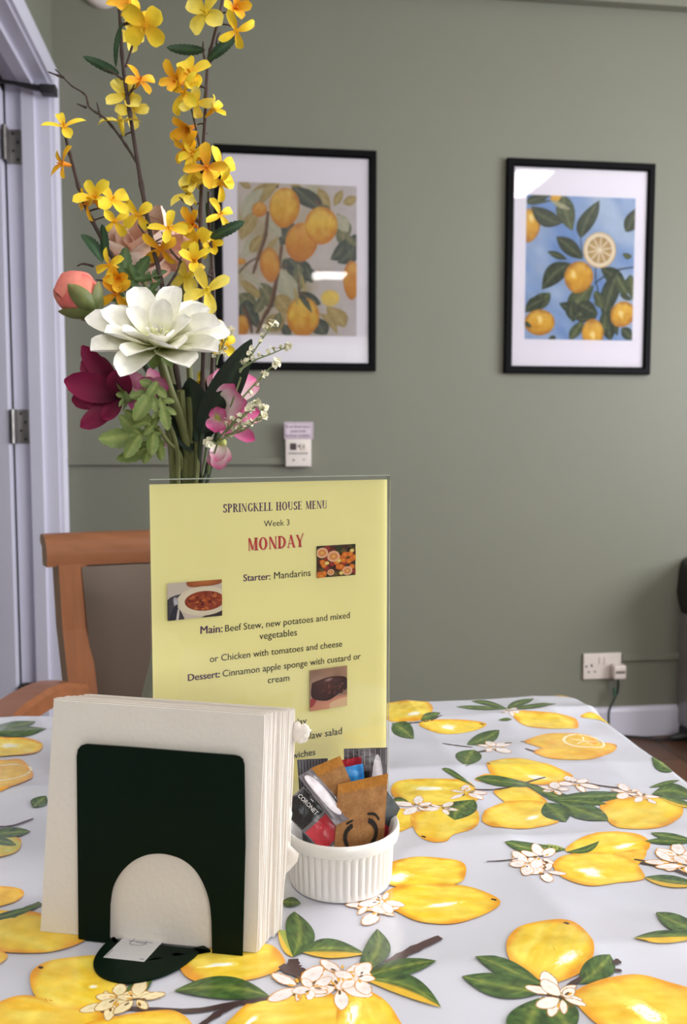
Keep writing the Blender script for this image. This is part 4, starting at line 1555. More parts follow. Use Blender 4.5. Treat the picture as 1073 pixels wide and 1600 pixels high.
def sg(px, py):
    p = on_plane(px, py, SB, SN)
    return ((p - SB).dot(SU), p.z - SB.z)


YEL = S(255, 246, 172)
cv = Canvas(sg, lambda u, v, off: sgn_pos(u, v, off), base=.0002, step=8e-6)
slab(cv.mb, .0006, SW - .0015, .004, SH - .0035, -.0002, .0002, YEL)
PUR = S(92, 62, 96)
TXT = S(44, 42, 44)


def word(s, p, q, bold=0, col=TXT, hs=1.0, geo=None):
    a, b = Vector(sg(*p)), Vector(sg(*q))
    sh = .0002 if bold else .00003
    for dx in (-sh, 0, sh):
        flat_text(cv.mb, s, (a.x + dx, a.y), (b.x + dx, b.y), cv.pos, 0, geo, col, hs, 0, cv.lay())


geo = serif_geo('SPRINGKELL HOUSE MENU')
word('', (348.5, 801), (510, 794.5), col=PUR, geo=geo, hs=1.12)
word('Week 3', (412, 823), (452, 820.5))
geo = serif_geo('MONDAY')
word('', (389.4, 861.5), (475.4, 854.8), col=S(232, 206, 170), geo=geo, hs=1.05)
word('', (387.8, 860.6), (474, 854), col=S(204, 62, 58), geo=geo, hs=1.05)
word('Starter:', (380, 908.2), (422, 905.4), .006, PUR)
word('Mandarins', (428, 904.6), (485, 899.6))
word('Main:', (313, 990.5), (347, 987.6), .006, PUR)
word('Beef Stew, new potatoes and mixed', (351.5, 987), (546, 965.6))
word('vegetables', (405, 999), (463.5, 992.6))
word('or Chicken with tomatoes and cheese', (327.5, 1034.6), (534, 1010))
word('Dessert:', (293.5, 1064), (343, 1058), .006, PUR)
word('Cinnamon apple sponge with custard or', (347.5, 1057.4), (563, 1029.4))
word('cream', (418, 1067.5), (451.5, 1063.5))
word('day', (460, 1133.6), (478.6, 1130.6))
word('coleslaw salad', (453, 1159.4), (533.5, 1146.6))
word('sandwiches', (431, 1190), (492, 1179))


def photo(corners, paint, fn):
    q = [Vector(sg(*c)) for c in corners]
    u0, u1 = (q[0].x + q[3].x) / 2, (q[1].x + q[2].x) / 2
    v1, v0 = (q[0].y + q[1].y) / 2, (q[2].y + q[3].y) / 2
    cv.clip = (u0, v0, u1, v1)
    o_uv = cv.uv
    backdrop(cv, cv.clip, fn, 16)
    cv.uv = lambda a, b: (u0 + (u1 - u0) * a, v1 - (v1 - v0) * b)
    paint(lambda pts, c0, c1=None, r=5: fill(cv, pts, lambda u, v, t, a: mixc(c0, c1 or c0, t), rings=r, dens=4), rnd)
    cv.uv, cv.clip = o_uv, None


rnd = random.Random(11)


def mandarins(F, rnd):
    for k in range(70):
        x, y = rnd.random(), rnd.random()
        c = rnd.choice([S(60, 70, 40), S(90, 50, 40), S(170, 60, 50), S(110, 96, 50), S(50, 46, 36)])
        F(oval(x, y, .09, .08, rnd.random() * 3, 0, 7), c, mixc(c, S(30, 24, 20), .3), 2)
    for k in range(26):
        x, y = (rnd.uniform(.02, .25), rnd.uniform(.5, 1)) if k < 8 else (rnd.uniform(.5, 1), rnd.uniform(.3, .75))
        F(oval(x, y, .075, .09, 0, 0, 8), S(244, 160, 60), S(204, 100, 36), 3)
    for x, y, r in ((.13, .22, .15), (.42, .35, .16), (.78, .84, .13), (.35, .85, .09)):
        F(oval(x, y, r, r * 1.1, 0, 0, 10), S(216, 90, 70), S(236, 196, 150), 3)
        F(oval(x, y, r * .6, r * .6, 0, 0, 8), S(240, 200, 110), S(214, 120, 60), 2)
    for x, y in ((.56, .5), (.9, .2), (.62, .9), (.25, .55)):
        F(oval(x, y, .06, .06, 0, 0, 8), S(240, 226, 150), S(226, 190, 90), 2)


def stew(F, rnd):
    F([(0, .45), (.3, .3), (.36, .36), (.2, .75), (.3, 1), (0, 1)], S(92, 86, 92), S(70, 64, 70), 3)
    F([(.4, -.05), (.95, -.05), (.95, .12), (.42, .15)], S(196, 116, 60), S(150, 80, 44), 3)
    F([(.6, 1.02), (1.05, .8), (1.05, 1.05)], S(60, 50, 50), None, 2)
    F(oval(.66, .55, .5, .40, .05, 0, 18), S(240, 232, 210), S(222, 210, 184), 3)
    F(oval(.68, .55, .37, .27, .05, 0, 16), S(180, 84, 44), S(150, 66, 36), 4)
    for k in range(60):
        a, q = rnd.random() * 6.28, math.sqrt(rnd.random())
        c = rnd.choice([S(196, 92, 48), S(150, 56, 34), S(214, 120, 66), S(120, 44, 30), S(168, 70, 54)])
        F(oval(.68 + .33 * q * math.cos(a), .55 + .23 * q * math.sin(a), rnd.uniform(.03, .07), rnd.uniform(.02, .05), rnd.random() * 3, 0, 7), c, mixc(c, S(90, 34, 24), .4), 2)
    F([(.10, .42), (.17, .4), (.19, .62), (.13, .66)], S(206, 202, 204), S(160, 154, 160), 2)
    F([(.12, .64), (.18, .62), (.12, 1), (.03, 1)], S(60, 64, 76), S(40, 40, 50), 2)
    F([(.18, .72), (.21, .72), (.19, 1), (.15, 1)], S(214, 206, 200), None, 2)


def cake(F, rnd):
    F([(-.05, .86), (1.05, .72), (1.05, 1.05), (-.05, 1.05)], S(216, 160, 130), S(206, 140, 116), 3)
    F([(.55, .86), (1.05, .78), (1.05, 1.05), (.6, 1.05)], S(226, 190, 150), None, 2)
    F([(0, .72), (.2, .68), (.1, .86), (0, .9)], S(168, 70, 70), None, 2)
    F([(.04, .4), (.1, .3), (.5, .24), (.98, .3), (1, .55), (.75, .68), (.45, .8), (.06, .68)], S(88, 44, 36), S(58, 30, 26), 4)
    F([(.06, .34), (.5, .22), (.96, .28), (.6, .42), (.3, .44)], S(96, 52, 44), S(74, 40, 34), 3)
    for k in range(30):
        F(oval(rnd.uniform(.3, .92), rnd.uniform(.42, .66), .03, .018, rnd.random() * 3, 0, 6), rnd.choice([S(140, 84, 64), S(110, 58, 46), S(52, 26, 24)]), None, 2)
    F([(.36, .3), (.5, .24), (.62, .27), (.5, .33)], S(176, 148, 140), S(110, 70, 60), 2)


photo(((494, 852), (554, 851), (555, 898), (494, 903)), mandarins, lambda u, v: S(84, 62, 44))
photo(((260, 911), (345.5, 905), (346, 963), (261, 968)), stew, lambda u, v: S(206, 192, 178))
photo(((482, 1045), (540, 1041), (541, 1102), (483, 1110)), cake, lambda u, v: mixc(S(150, 116, 96), S(186, 150, 124), .5 + fbm(u, v, 40)))
cv.mb.build('menu_sheet', mat('menu_paper', None, rough=.55, spec=.3, var=.015, scale=20), st, smooth=False)

# ------------------------------------------------------------------ napkins and their green holder
NBL, NBR = at(62, 1455, z=TZ + .0016), at(402, 1489, z=TZ + .0016)
NU = (NBR - NBL); NWID = NU.length; NU.normalize()
NW = Vector((-NU.y, NU.x, 0))                  # away from the viewer
NHL, NH = on_plane(83, 1092, NBL, NW).z - NBL.z, on_plane(414, 1116, NBL, NW).z - NBL.z
PAPER = mat('white_tissue_paper', S(230, 222, 214), rough=.9, spec=.1, var=.012, scale=30, bump=.12, bscale=260)
UTL = (on_plane(83, 1092, NBL, NW) - NBL).dot(NU)
UTR = (on_plane(414, 1116, NBL, NW) - NBL).dot(NU) - NWID
N_NAP, PITCHN = 26, 0.00172
rnd = random.Random(5)


def npos(u, v, w):
    return NBL + NU * (u + (UTL + (UTR - UTL) * u / NWID) * v / NH) + NW * w + Vector((0, 0, v * (1 + (NHL / NH - 1) * (1 - u / NWID))))


def napkin(k):
    w0 = k * PITCHN
    f = k / (N_NAP - 1)
    mb = MB()
    du, dv = rnd.uniform(-.0005, .0005), (0 if k == 0 else rnd.uniform(-.0012, .0006))
    h = NH + dv - .0095 * f + .0008 * math.sin(f * 3) - 0
    right = NWID + du + .0035 * f + (.002 if 10 < k < 20 else 0)
    left = rnd.uniform(-.0008, .0008) + .006 * f
    right += .006 * f
    for leafn in range(2):
        t0, t1 = w0 + leafn * PITCHN * .5 + .00012, w0 + (leafn + 1) * PITCHN * .5 - .00012
        nu, nv = 11, 13
        cut = rnd.uniform(0, .0009)
        for side in (0, 1):
            rows = []
            for i in range(nv):
                v = h * i / (nv - 1) - (cut if i == nv - 1 else 0)
                row = []
                for j in range(nu):
                    g = j / (nu - 1)
                    u = left + (right - left - cut * .8 + .0003 * math.sin(v * 60 + k * 1.3)) * g
                    if k >= 18:                     # the rearmost corners have slumped inwards towards the foot
                        u -= (.010 * (k - 17) / 8) * g * max(0, 1 - v / (.35 * h)) ** 1.5
                    bow = .0007 * math.sin(3.1 * g) * math.sin(3.1 * v / h) if k == 0 else 0
                    r = min(1, (h - v) / .0025 + .35) if i >= nv - 2 else 1
                    mid = (t0 + t1) / 2
                    w = mid + ((t1 if side else t0) - mid) * r - bow
                    row.append(npos(u, v, w))
                rows.append(row)
            mb.grid(rows, flip=bool(side))
            if side == 0:
                front = rows
            else:
                back = rows
        # rims
        mb.grid([[a for a in front[-1]], [b for b in back[-1]]])
        mb.grid([[r[-1] for r in front], [r[-1] for r in back]], flip=True)
        mb.grid([[r[0] for r in front], [r[0] for r in back]])
        mb.grid([front[0], back[0]], flip=True)
    o = mb.build('paper_napkin', PAPER, loc=tuple(npos(NWID / 2, 0, w0)), angle=50)
    return o


for k in range(N_NAP):
    o = napkin(k)
    if k == 0:
        lab = 'foremost white paper napkin, pressed against the green holder plate'
    elif k == N_NAP - 1:
        lab = 'rearmost white napkin of the stack, with a crumpled corner sticking out at the right'
        cm = MB()
        c = npos(NWID + .0135, NH * .835, (N_NAP - .5) * PITCHN)
        rows = []
        for i in range(13):
            a = math.pi * i / 12
            row = []
            for j in range(18):
                q = 6.2832 * j / 18
                d = Vector((math.sin(a) * math.cos(q), math.sin(a) * math.sin(q), math.cos(a)))
                r = .0066 * (1 + .42 * noise.noise(d * 2.3 + Vector((3, 1, 4))) + .2 * noise.noise(d * 6))
                row.append(c + NU * (d.x * r * 1.05) + NW * (d.y * r * .4) + Vector((0, 0, d.z * r)))
            rows.append(row)
        cm.grid(rows, wrap=True)
        cm.build('crumpled_corner', PAPER, o)
    elif k == N_NAP - 2:
        lab = 'second white napkin from the back, with a torn flap low on its right'
        cm = MB()
        rows = []
        for i in range(12):
            v = NH * (.47 - .42 * i / 11)
            wv = .019 * min(1, i / 6) * (1 if i < 9 else (1 - .3 * (i - 8)))
            row = []
            for j in range(7):
                g = j / 6
                jag = .003 * noise.noise(Vector((j * 2.1, 3, 1))) if i > 9 else 0
                row.append(npos(NWID + .001 + wv * g * (.75 + .4 * math.sin(i * .8)), v * (1 - .05 * g) + .022 + jag - .05 * (0) , (N_NAP - 2) * PITCHN - .003 * math.sin(g * 3) + .0015 * math.sin(i * .9)))
            rows.append(row)
        cm.grid(rows)
        cm.build('torn_flap', PAPER, o)
    else:
        lab = 'white folded paper napkin standing within the stack behind the green holder'
    tag(o, lab, 'napkin', 'white paper napkins in the green holder')

GREENM = mat('dark_green_enamel', S(4, 22, 11), rough=.5, spec=.1, var=.05, bump=.05, bscale=400)
HP = NBL - NW * .0030                            # rear face of the plate stands just in front of the napkins


def hp(px, py):
    p = on_plane(px, py, HP - NW * .0012, NW)
    d = p - HP
    return (d.dot(NU), d.z)


from mathutils.geometry import tessellate_polygon
out = [hp(122, 1452), hp(121, 1320), hp(119.5, 1182), hp(121.5, 1171), hp(126, 1165.5), hp(134, 1163), hp(200, 1167.5), hp(300, 1175.5), hp(366, 1180.5), hp(374, 1182.5), hp(379, 1187),
       hp(381.5, 1196), hp(383, 1320), hp(378.5, 1487)]
inn = [hp(331, 1479), hp(330, 1440), hp(327, 1410), hp(318, 1382), hp(304, 1359), hp(284, 1343), hp(262, 1335.5), hp(245, 1334), hp(226, 1337), hp(206, 1347), hp(188, 1365), hp(176, 1388), hp(171.5, 1415), hp(170.5, 1467)]
smo = cat_rom([(a, b, 0) for a, b in inn[1:-1]], 4)
poly = [Vector((a, b, 0)) for a, b in out] + [Vector((*inn[0], 0))] + smo + [Vector((*inn[-1], 0))]
zb = min(p.y for p in poly)
for p in poly:
    if p.y < .012:
        p.y = -.0006
tri = tessellate_polygon([poly])
m = MB()
n = len(poly)
vs = [HP + NU * p.x + Vector((0, 0, p.y)) - NW * o for o in (.0012, 0) for p in poly]
fs = []
for a, b, c in tri:
    cr = (poly[b] - poly[a]).cross(poly[c] - poly[a]).z
    f = (a, b, c) if cr > 0 else (c, b, a)
    fs.append(f); fs.append(tuple(n + i for i in f[::-1]))
for i in range(n):
    j = (i + 1) % n
    fs.append((i, n + i, n + j, j))
m.add(vs, fs)
# tongue, bent forward out of the arch onto the cloth
ton = [at(178, 1465, z=TZ + .002), at(160, 1480, z=TZ + .002), at(147.5, 1499, z=TZ + .002), at(147, 1514, z=TZ + .002), at(160, 1528, z=TZ + .002), at(190, 1536, z=TZ + .002),
       at(222, 1534, z=TZ + .002), at(258, 1524, z=TZ + .002), at(286, 1509, z=TZ + .002), at(308, 1491, z=TZ + .002), at(318, 1479, z=TZ + .002)]
ton = cat_rom(ton, 4)
e1 = HP + NU * inn[0][0] - NW * .0006
e0 = HP + NU * inn[-1][0] - NW * .0006
e0.z = e1.z = TZ + .002
tp = [e0 + NU * .001] + ton + [e1 - NU * .001]
n = len(tp)
vs = [p + Vector((0, 0, o)) for o in (.0008, -.0006) for p in tp]
cc = sum(tp, Vector((0, 0, 0))) / n
vs += [cc + Vector((0, 0, .0008)), cc + Vector((0, 0, -.0006))]
fs = []
for i in range(n):
    j = (i + 1) % n
    fs += [(i, j, 2 * n), (n + j, n + i, 2 * n + 1), (i, n + i, n + j, j)]
m.add(vs, fs)
ho = m.build('napkin_holder', GREENM, smooth=True, angle=30, loc=tuple(HP + NU * .1))
tag(ho, 'dark green metal napkin holder with arched cutout and a tongue on the cloth', 'napkin holder')
tz_ = TZ + .0029
cs = [at(193.7, 1463.7, z=tz_), at(256, 1469.5, z=tz_), at(225, 1503, z=tz_), at(161, 1496, z=tz_)]


def stk(a, b):
    return (a, b)


def stp(a, b, off):
    p = cs[0].lerp(cs[1], a).lerp(cs[3].lerp(cs[2], a), b)
    return p + Vector((0, 0, off))


c2 = Canvas(stk, stp, step=1.5e-5)
fill(c2, None, lambda u, v, t, a: S(196, 194, 196), rings=2, uvpts=[Vector(q) for q in ((0, 0), (.5, 0), (1, 0), (1, .5), (1, 1), (.5, 1), (0, 1), (0, .5))])
for pts, w in (([(.2, .16), (.8, .16)], .025), ([(.3, .02), (.3, .3), (.62, .3), (.62, .1)], .02), ([(.4, .2), (.7, .24)], .02), ([(.04, .62), (.04, .95)], .02), ([(.84, .9), (.95, .9)], .03)):
    stroke(c2, pts, w, S(96, 94, 100), uv=True, taper=.8)
for f in list(c2.mb.f):
    pass
so = c2.mb.build('sticker', PRINT, ho, smooth=False)
tag(so, 'white paper sticker with faint printed lines')

# ------------------------------------------------------------------ ramekin with its sachets
RC_ = at(532, 1412, z=TZ + .001) + F0 * .0375
rz = TZ + ht(RC_.x, RC_.y) + .0004
CER = mat('white_glazed_ceramic', S(232, 228, 224), rough=.14, spec=.55, var=.01, coat=.3)
m = MB()
RO = 0.0395
prof = [(0, .0015), (.030, .0015), (.034, 0), (.0372, .0008), (.0378, .003), (.0380, .006), (.0392, .030), (.0394, .0325), (.0408, .0335), (.0428, .0345), (.0434, .0375), (.0434, .0400), (.0430, .0425), (.0420, .0436), (.0406, .0430), (.0385, .0415), (.0364, .0335), (.0352, .010), (.0335, .006), (.031, .0048), (0, .0048)]


def flute(i, r, q):
    if i in (5, 6):
        return r - .0014 * (1 - abs(math.cos(q * 22))) ** 1.5
    if i in (4, 7):
        return r - .0004 * (1 - abs(math.cos(q * 22)))
    return r


# finer profile along the fluted wall
pf = prof[:6] + [(.0380 + (.0392 - .0380) * i / 6, .006 + .024 * i / 6) for i in range(1, 6)] + prof[6:]


def flute2(i, r, q):
    if 5 <= i <= 11:
        return r - .0015 * (1 - abs(math.cos(q * 22))) ** 1.2
    if i in (4, 12):
        return r - .0004 * (1 - abs(math.cos(q * 22)))
    return r


m.lathe(pf, n=352, c=(RC_.x, RC_.y, rz), rfn=flute2)
o = m.build('ramekin', CER, loc=(RC_.x, RC_.y, rz))
tag(o, 'white fluted ceramic ramekin holding sachets in front of the menu', 'ramekin')

KRAFT = mat('kraft_paper', None, rough=.7, spec=.25, var=.16, scale=420, bump=.15, bscale=500)
FOIL = mat('glossy_film', None, rough=.25, spec=.6, var=.12, scale=160, bump=.35, bscale=130)


def sachet(name, label, cor, colfn, material, puff=.0015, seed=0, crimp=True, extra=None, nu=24, nv=30, toff=.0002):
    P = [at(c[0], c[1], d=c[2] - .0265) for c in cor]     # TL, TR, BR, BL
    n = (P[1] - P[0]).cross(P[3] - P[0]).normalized()
    if n.dot(EYE - P[0]) < 0:
        n = -n

    def pos(u, v, off=0.0, side=1):
        p = P[0].lerp(P[1], u).lerp(P[3].lerp(P[2], u), v)
        e = max(0, math.sin(math.pi * min(1, max(0, (u - .04) / .92)))) ** .5 * max(0, math.sin(math.pi * min(1, max(0, (v - .08) / .84)))) ** .5
        w = .00045 * noise.noise(Vector((u * 4 + seed, v * 5, seed * 1.3)))
        return p + n * (side * (.00022 + puff * e) + w + off)
    mb = MB()
    for side in (1, -1):
        rows = [[pos(j / nu, i / nv, 0, side) for j in range(nu + 1)] for i in range(nv + 1)]
        cols = [[colfn(j / nu, i / nv) for j in range(nu + 1)] for i in range(nv + 1)]
        b = len(mb.f)
        mb.grid(rows, cols, flip=False)
        # orient outwards
        a0 = Vector(mb.v[mb.f[b][0]]); a1 = Vector(mb.v[mb.f[b][1]]); a2 = Vector(mb.v[mb.f[b][2]])
        if (a1 - a0).cross(a2 - a0).dot(n * side) < 0:
            mb.f[b:] = [f[::-1] for f in mb.f[b:]]
    c_ = Canvas(lambda a, b_: (a, b_), lambda u, v, off: pos(u, v, off + toff), step=1.2e-5)
    c_.mb = mb
    if extra:
        extra(c_)
    o = mb.build(name, material, loc=tuple((P[2] + P[3]) / 2), angle=60)
    return tag(o, label, 'sachet', 'sachets in the ramekin')


def rect_fill(c, u0, v0, u1, v1, col):
    o = c.lay()
    rows = [[c.pos(u0 + (u1 - u0) * j / 24, v0 + (v1 - v0) * i / 24, o) for j in range(25)] for i in range(25)]
    a = (rows[0][1] - rows[0][0]).cross(rows[1][0] - rows[0][0])
    c.mb.grid(rows, col, flip=a.dot(EYE - rows[0][0]) < 0)


def kraft(u, v):
    k = mixc(S(164, 118, 72), S(142, 98, 58), .5 + .9 * noise.noise(Vector((u * 5, v * 7, 2))))
    return mixc(k, S(176, 114, 34), .75) if v < .12 else k


def smile(c):
    bk = S(40, 34, 30)
    # in sachet units: u right, v down
    def q(px, py):
        u = (px - 525.5) / 77
        top = 1225.5 - 17 * u
        return (u, (py - top) / (1352 - top))
    for pts, w in (([(551, 1289), (545, 1294), (541, 1302), (541, 1312), (546, 1325)], .075), ([(575, 1281), (582, 1285), (588, 1294), (588.5, 1305), (585, 1314), (577, 1325)], .075),
                   ([(540.6, 1287), (545, 1284), (551, 1281)], .032), ([(573, 1271), (582, 1271), (588, 1274.5), (592.6, 1281)], .034), ([(546, 1325), (556, 1333), (568, 1333), (577, 1325)], .05)):
        stroke(c, [q(*p) for p in pts], w, bk, uv=True, taper=.4, jit=.3)


def fit_text(c, s, a, b, col=S(226, 224, 224), bold=.012, hs=1.0):
    c.off += 1.6e-4
    flat_text(c.mb, s, a, b, c.pos, bold, None, col, -.7 * hs, 0, c.lay())


def film(base, dark, seed):
    return lambda u, v: mixc(base, dark, .5 + 1.1 * noise.noise(Vector((u * 3 + seed, v * 3, seed))))


def crimps(c, n=16, v1=.16):
    for k in range(n):
        u = (k + .5) / n
        stroke(c, [(u, .01), (u, v1)], .016, S(150, 144, 146) if k % 2 else S(84, 80, 84), uv=True, taper=.9)


def blob(c, pts, col=S(226, 218, 224)):
    fill(c, None, lambda u, v, t, a: mixc(col, mixc(col, S(150, 140, 148), .6), max(0, t - .5) * 1.4), rings=6,
         uvpts=[Vector((p.x, p.y)) for p in cat_rom([(*q, 0) for q in pts], 5, closed=True)])


def rear(c):
    crimps(c)
    rect_fill(c, .12, .22, .58, .60, S(22, 20, 22))
    fit_text(c, 'C', (.47, .42), (.47, .32), hs=.5)
    blob(c, [(.78, .06), (.88, .2), (.88, .42), (.78, .6), (.66, .55), (.62, .36), (.68, .14)])


def mirror_fix(c):
    pass


sachet('sweetener_sachet', 'grey clear film sachet with white contents, tallest at the back of the ramekin', [(537, 1170, .668), (605, 1168, .672), (603, 1330, .664), (540, 1330, .660)],
       film(S(104, 94, 98), S(70, 62, 66), 3), FOIL, .0012, 3, extra=rear)
sachet('sweetener_sachet', 'red topped sachet tucked behind the blue sachet', [(532, 1188, .660), (564, 1182, .662), (570, 1330, .655), (540, 1330, .652)],
       lambda u, v: mixc(S(190, 30, 44), S(140, 24, 34), .5 + noise.noise(Vector((u * 4, v * 6, 1)))), FOIL, .0008, 5)


def blue_x(c):
    rect_fill(c, .10, .24, .62, .52, S(34, 40, 52))
    fit_text(c, 'CO', (.24, .42), (.24, .29), hs=.7)


sachet('sweetener_sachet', 'bright blue sachet with a dark label between the two brown ones', [(533, 1200, .651), (567, 1193, .653), (578, 1320, .648), (540, 1325, .646)],
       lambda u, v: mixc(S(60, 158, 230), S(34, 116, 200), .4 + noise.noise(Vector((u * 4, v * 6, 1)))), FOIL, .0008, 6, extra=blue_x)


def co_x(c):
    crimps(c, 20, .5)
    fit_text(c, 'CO', (.5, .28), (.6, .52), hs=.7)


sachet('sweetener_sachet', 'dark grey crimped film sachet at the left rear beside the napkins', [(464, 1187, .664), (512, 1185, .668), (505, 1330, .662), (474, 1330, .658)],
       film(S(104, 106, 116), S(62, 62, 70), 7), FOIL, .001, 7, extra=co_x)
sachet('sweetener_sachet', 'grey metallic sachet leaning out over the right rim of the ramekin', [(597, 1226, .655), (625, 1263, .656), (588, 1336, .650), (560, 1300, .645)],
       film(S(88, 94, 98), S(54, 58, 62), 9), FOIL, .0008, 9)
sachet('sweetener_sachet', 'red foil sachet at the right, lying low inside the ramekin rim', [(588, 1285, .648), (613, 1283, .656), (604, 1340, .652), (582, 1345, .644)],
       lambda u, v: mixc(S(196, 24, 44), S(140, 16, 32), .5 + noise.noise(Vector((u * 4, v * 4, 8)))), FOIL, .0014, 11)
sachet('sugar_sachet', 'brown paper sugar sachet tilted behind the smiling one', [(484, 1201, .640), (531, 1181, .645), (582, 1300, .637), (534, 1330, .631)], kraft, KRAFT, .0013, 13)


def diag(c):
    blob(c, [(.20, .10), (.55, .07), (.74, .25), (.78, .6), (.62, .86), (.34, .8), (.2, .5)])


sachet('sweetener_sachet', 'clear film sachet with white filling lying diagonally above the black and red one', [(466, 1213, .634), (486, 1201, .640), (552, 1276, .634), (524, 1290, .627)],
       film(S(120, 112, 116), S(74, 66, 70), 15), FOIL, .0016, 15, extra=diag)


def coronet(c):
    rect_fill(c, .04, .03, .96, .50, S(22, 20, 22))
    rect_fill(c, .04, .56, .97, .96, S(184, 22, 42))
    fit_text(c, 'CORONET', (.66, .05), (.66, .47), bold=.018, hs=3.2)
    stroke(c, [(.90, .22), (.90, .28)], .03, S(226, 224, 224), uv=True, taper=.8)


sachet('sweetener_sachet', 'black and red sachet lettered in white, at the left by the napkins', [(436, 1262, .636), (474, 1229, .640), (542, 1300, .632), (506, 1334, .628)],
       film(S(120, 116, 118), S(92, 88, 90), 17), FOIL, .0004, 17, extra=coronet, nu=40, nv=60, toff=.00035)
sachet('sugar_sachet', 'brown paper sugar sachet at the front with a black smiling mark', [(528, 1225.5, .634), (606, 1208.5, .642), (597, 1350, .642), (521, 1352, .626)], kraft, KRAFT, .0014, 19, extra=smile)

# ------------------------------------------------------------------ vase
def atd(px, py, d):
    return at(px, py, d=d)


VC = at(302, 1180, d=.86)
vx, vy = VC.x, VC.y
vz = TZ + max(ht(vx + a * .03, vy + b * .03) for a in (-1, 0, 1) for b in (-1, 0, 1)) + .0003
VR = .062
prof = [(0, .002), (.036, .001), (.041, 0), (.044, .002), (.051, .022), (.0535, .045), (.050, .07), (.0415, .105), (.035, .15), (.031, .19), (.030, .222), (.030, .238), (.034, .254), (.036, .258),
        (.0345, .260), (.031, .255), (.0272, .238), (.0265, .222), (.027, .19), (.031, .15), (.037, .105), (.046, .07), (.048, .045), (.042, .018), (0, .012)]
pp = [(max(0, p.x), p.y) for p in cat_rom([(a, b, 0) for a, b in prof], 4)]
m = MB(); m.lathe(pp, n=72, c=(vx, vy, vz))
o = m.build('vase', mat('olive_grey_ceramic', S(128, 128, 112), rough=.55, var=.1, scale=30, bump=.1, bscale=160, stretch=(3, 3, .7)), loc=(vx, vy, vz))
tag(o, 'olive-grey ceramic vase behind the menu stand holding the artificial flowers', 'vase')
NECK = Vector((vx, vy, vz + .255))
DV = (NECK - EYE).dot(F0)

# ------------------------------------------------------------------ artificial flowers
PETAL = mat('silk_petal', None, rough=.62, spec=.3, var=.07, scale=120, bump=.08, bscale=300)
LEAFM = mat('silk_leaf', None, rough=.5, spec=.35, var=.12, scale=150, bump=.1, bscale=300)
BARK = mat('brown_twig', S(66, 50, 46), rough=.7, var=.2, scale=150, bump=.4, bscale=300)
STEMG = mat('green_stem', S(104, 108, 62), rough=.5, var=.12, scale=80)
STEMD = mat('dark_green_stem', S(52, 64, 44), rough=.5, var=.12, scale=80)


def frame(pos, nrm, spin=0.0):
    n = Vector(nrm).normalized()
    a = Vector((0, 0, 1)) if abs(n.z) < .9 else Vector((1, 0, 0))
    x = a.cross(n).normalized()
    y = n.cross(x)
    M = Matrix((x, y, n)).transposed().to_4x4()
    return Matrix.Translation(Vector(pos)) @ M @ Matrix.Rotation(spin, 4, 'Z')


def toward(yaw, pitch):
    """a direction seen from the eye: yaw to the right, pitch up, 0,0 = straight at the camera"""
    y, p = R(yaw), R(pitch)
    return (-F0 * math.cos(y) + RV * math.sin(y)) * math.cos(p) + Vector((0, 0, 1)) * math.sin(p)


def petal(mb, M, L, W, ang, elev, curl, cup, c0, c1, c2, p1=.7, p2=.45, base=.18, n=9, k=6, notch=0.0, twist=0.0, r0=0.0, mi=0, rag=0.0, streak=0.0):
    """a petal leaving the origin of M in direction ang, raised by elev, curling by curl (negative = outwards)"""
    pk = (p1 / (p1 + p2)) ** p1 * (p2 / (p1 + p2)) ** p2
    y, z, rows, cols = r0, 0.0, [], []
    Z = Matrix.Rotation(ang, 4, 'Z')
    sd = random.random() * 50
    for i in range(n + 1):
        s = i / n
        th = elev + curl * s
        if i:
            y += math.cos(th) * L / n
            z += math.sin(th) * L / n
        w = W * .5 * max(base * (1 - s), (max(s, 1e-4) ** p1) * (max(1 - s, 1e-4) ** p2) / pk)
        if i == n:
            w = W * .05
        r, cc = [], []
        for j in range(k + 1):
            t = j / k * 2 - 1
            up = cup * w * (t * t) + rag * noise.noise(Vector((s * 4, t * 2, sd))) * L
            x = t * w
            yy = y - (notch * L * (1 - abs(t)) * max(0, s - .8) * 5 if notch else 0)
            ct, st_ = math.cos(twist * s), math.sin(twist * s)
            x, up2 = x * ct - up * st_, x * st_ + up * ct
            p = Vector((yy - up2 * math.sin(th) * 1.0, x, z + up2 * math.cos(th)))
            r.append(M @ (Z @ p))
            f = s + streak * noise.noise(Vector((t * 5, s * 2, sd)))
            cc.append(mixc(c0, c1, f * 2) if f < .5 else mixc(c1, c2, f * 2 - 1))
        rows.append(r)
        cols.append(cc)
    mb.grid(rows, cols, mi)


def blade(mb, base, tip, side, W, droop, cols, n=12, k=4, p1=.6, p2=.6, serr=0.0, fold=.25, curl=0.0):
    """a 3-D leaf from base to tip; side = its width direction"""
    B, T = Vector(base), Vector(tip)
    ax = (T - B)
    L = ax.length
    a = ax.normalized()
    s_ = (Vector(side) - a * Vector(side).dot(a)).normalized()
    nn = a.cross(s_)
    pk = (p1 / (p1 + p2)) ** p1 * (p2 / (p1 + p2)) ** p2
    rows, cc = [], []
    for i in range(n + 1):
        s = i / n
        w = W * .5 * max(.05, (max(s, .004) ** p1) * (max(1 - s, .002) ** p2) / pk)
        if serr and i % 2:
            w *= 1 - serr
        c = B + ax * s + nn * (droop * L * 4 * s * (1 - s)) + s_ * (curl * L * s * s)
        r, q = [], []
        for j in range(k + 1):
            t = j / k * 2 - 1
            r.append(c + s_ * (w * t) + nn * (abs(t) * w * fold))
            q.append(mixc(cols[1] if abs(t) < .3 else cols[0], cols[2], .5 * s + .5 * noise.noise(Vector((s * 5, t * 3, L * 90)))))
        rows.append(r)
        cc.append(q)
    mb.grid(rows, cc)


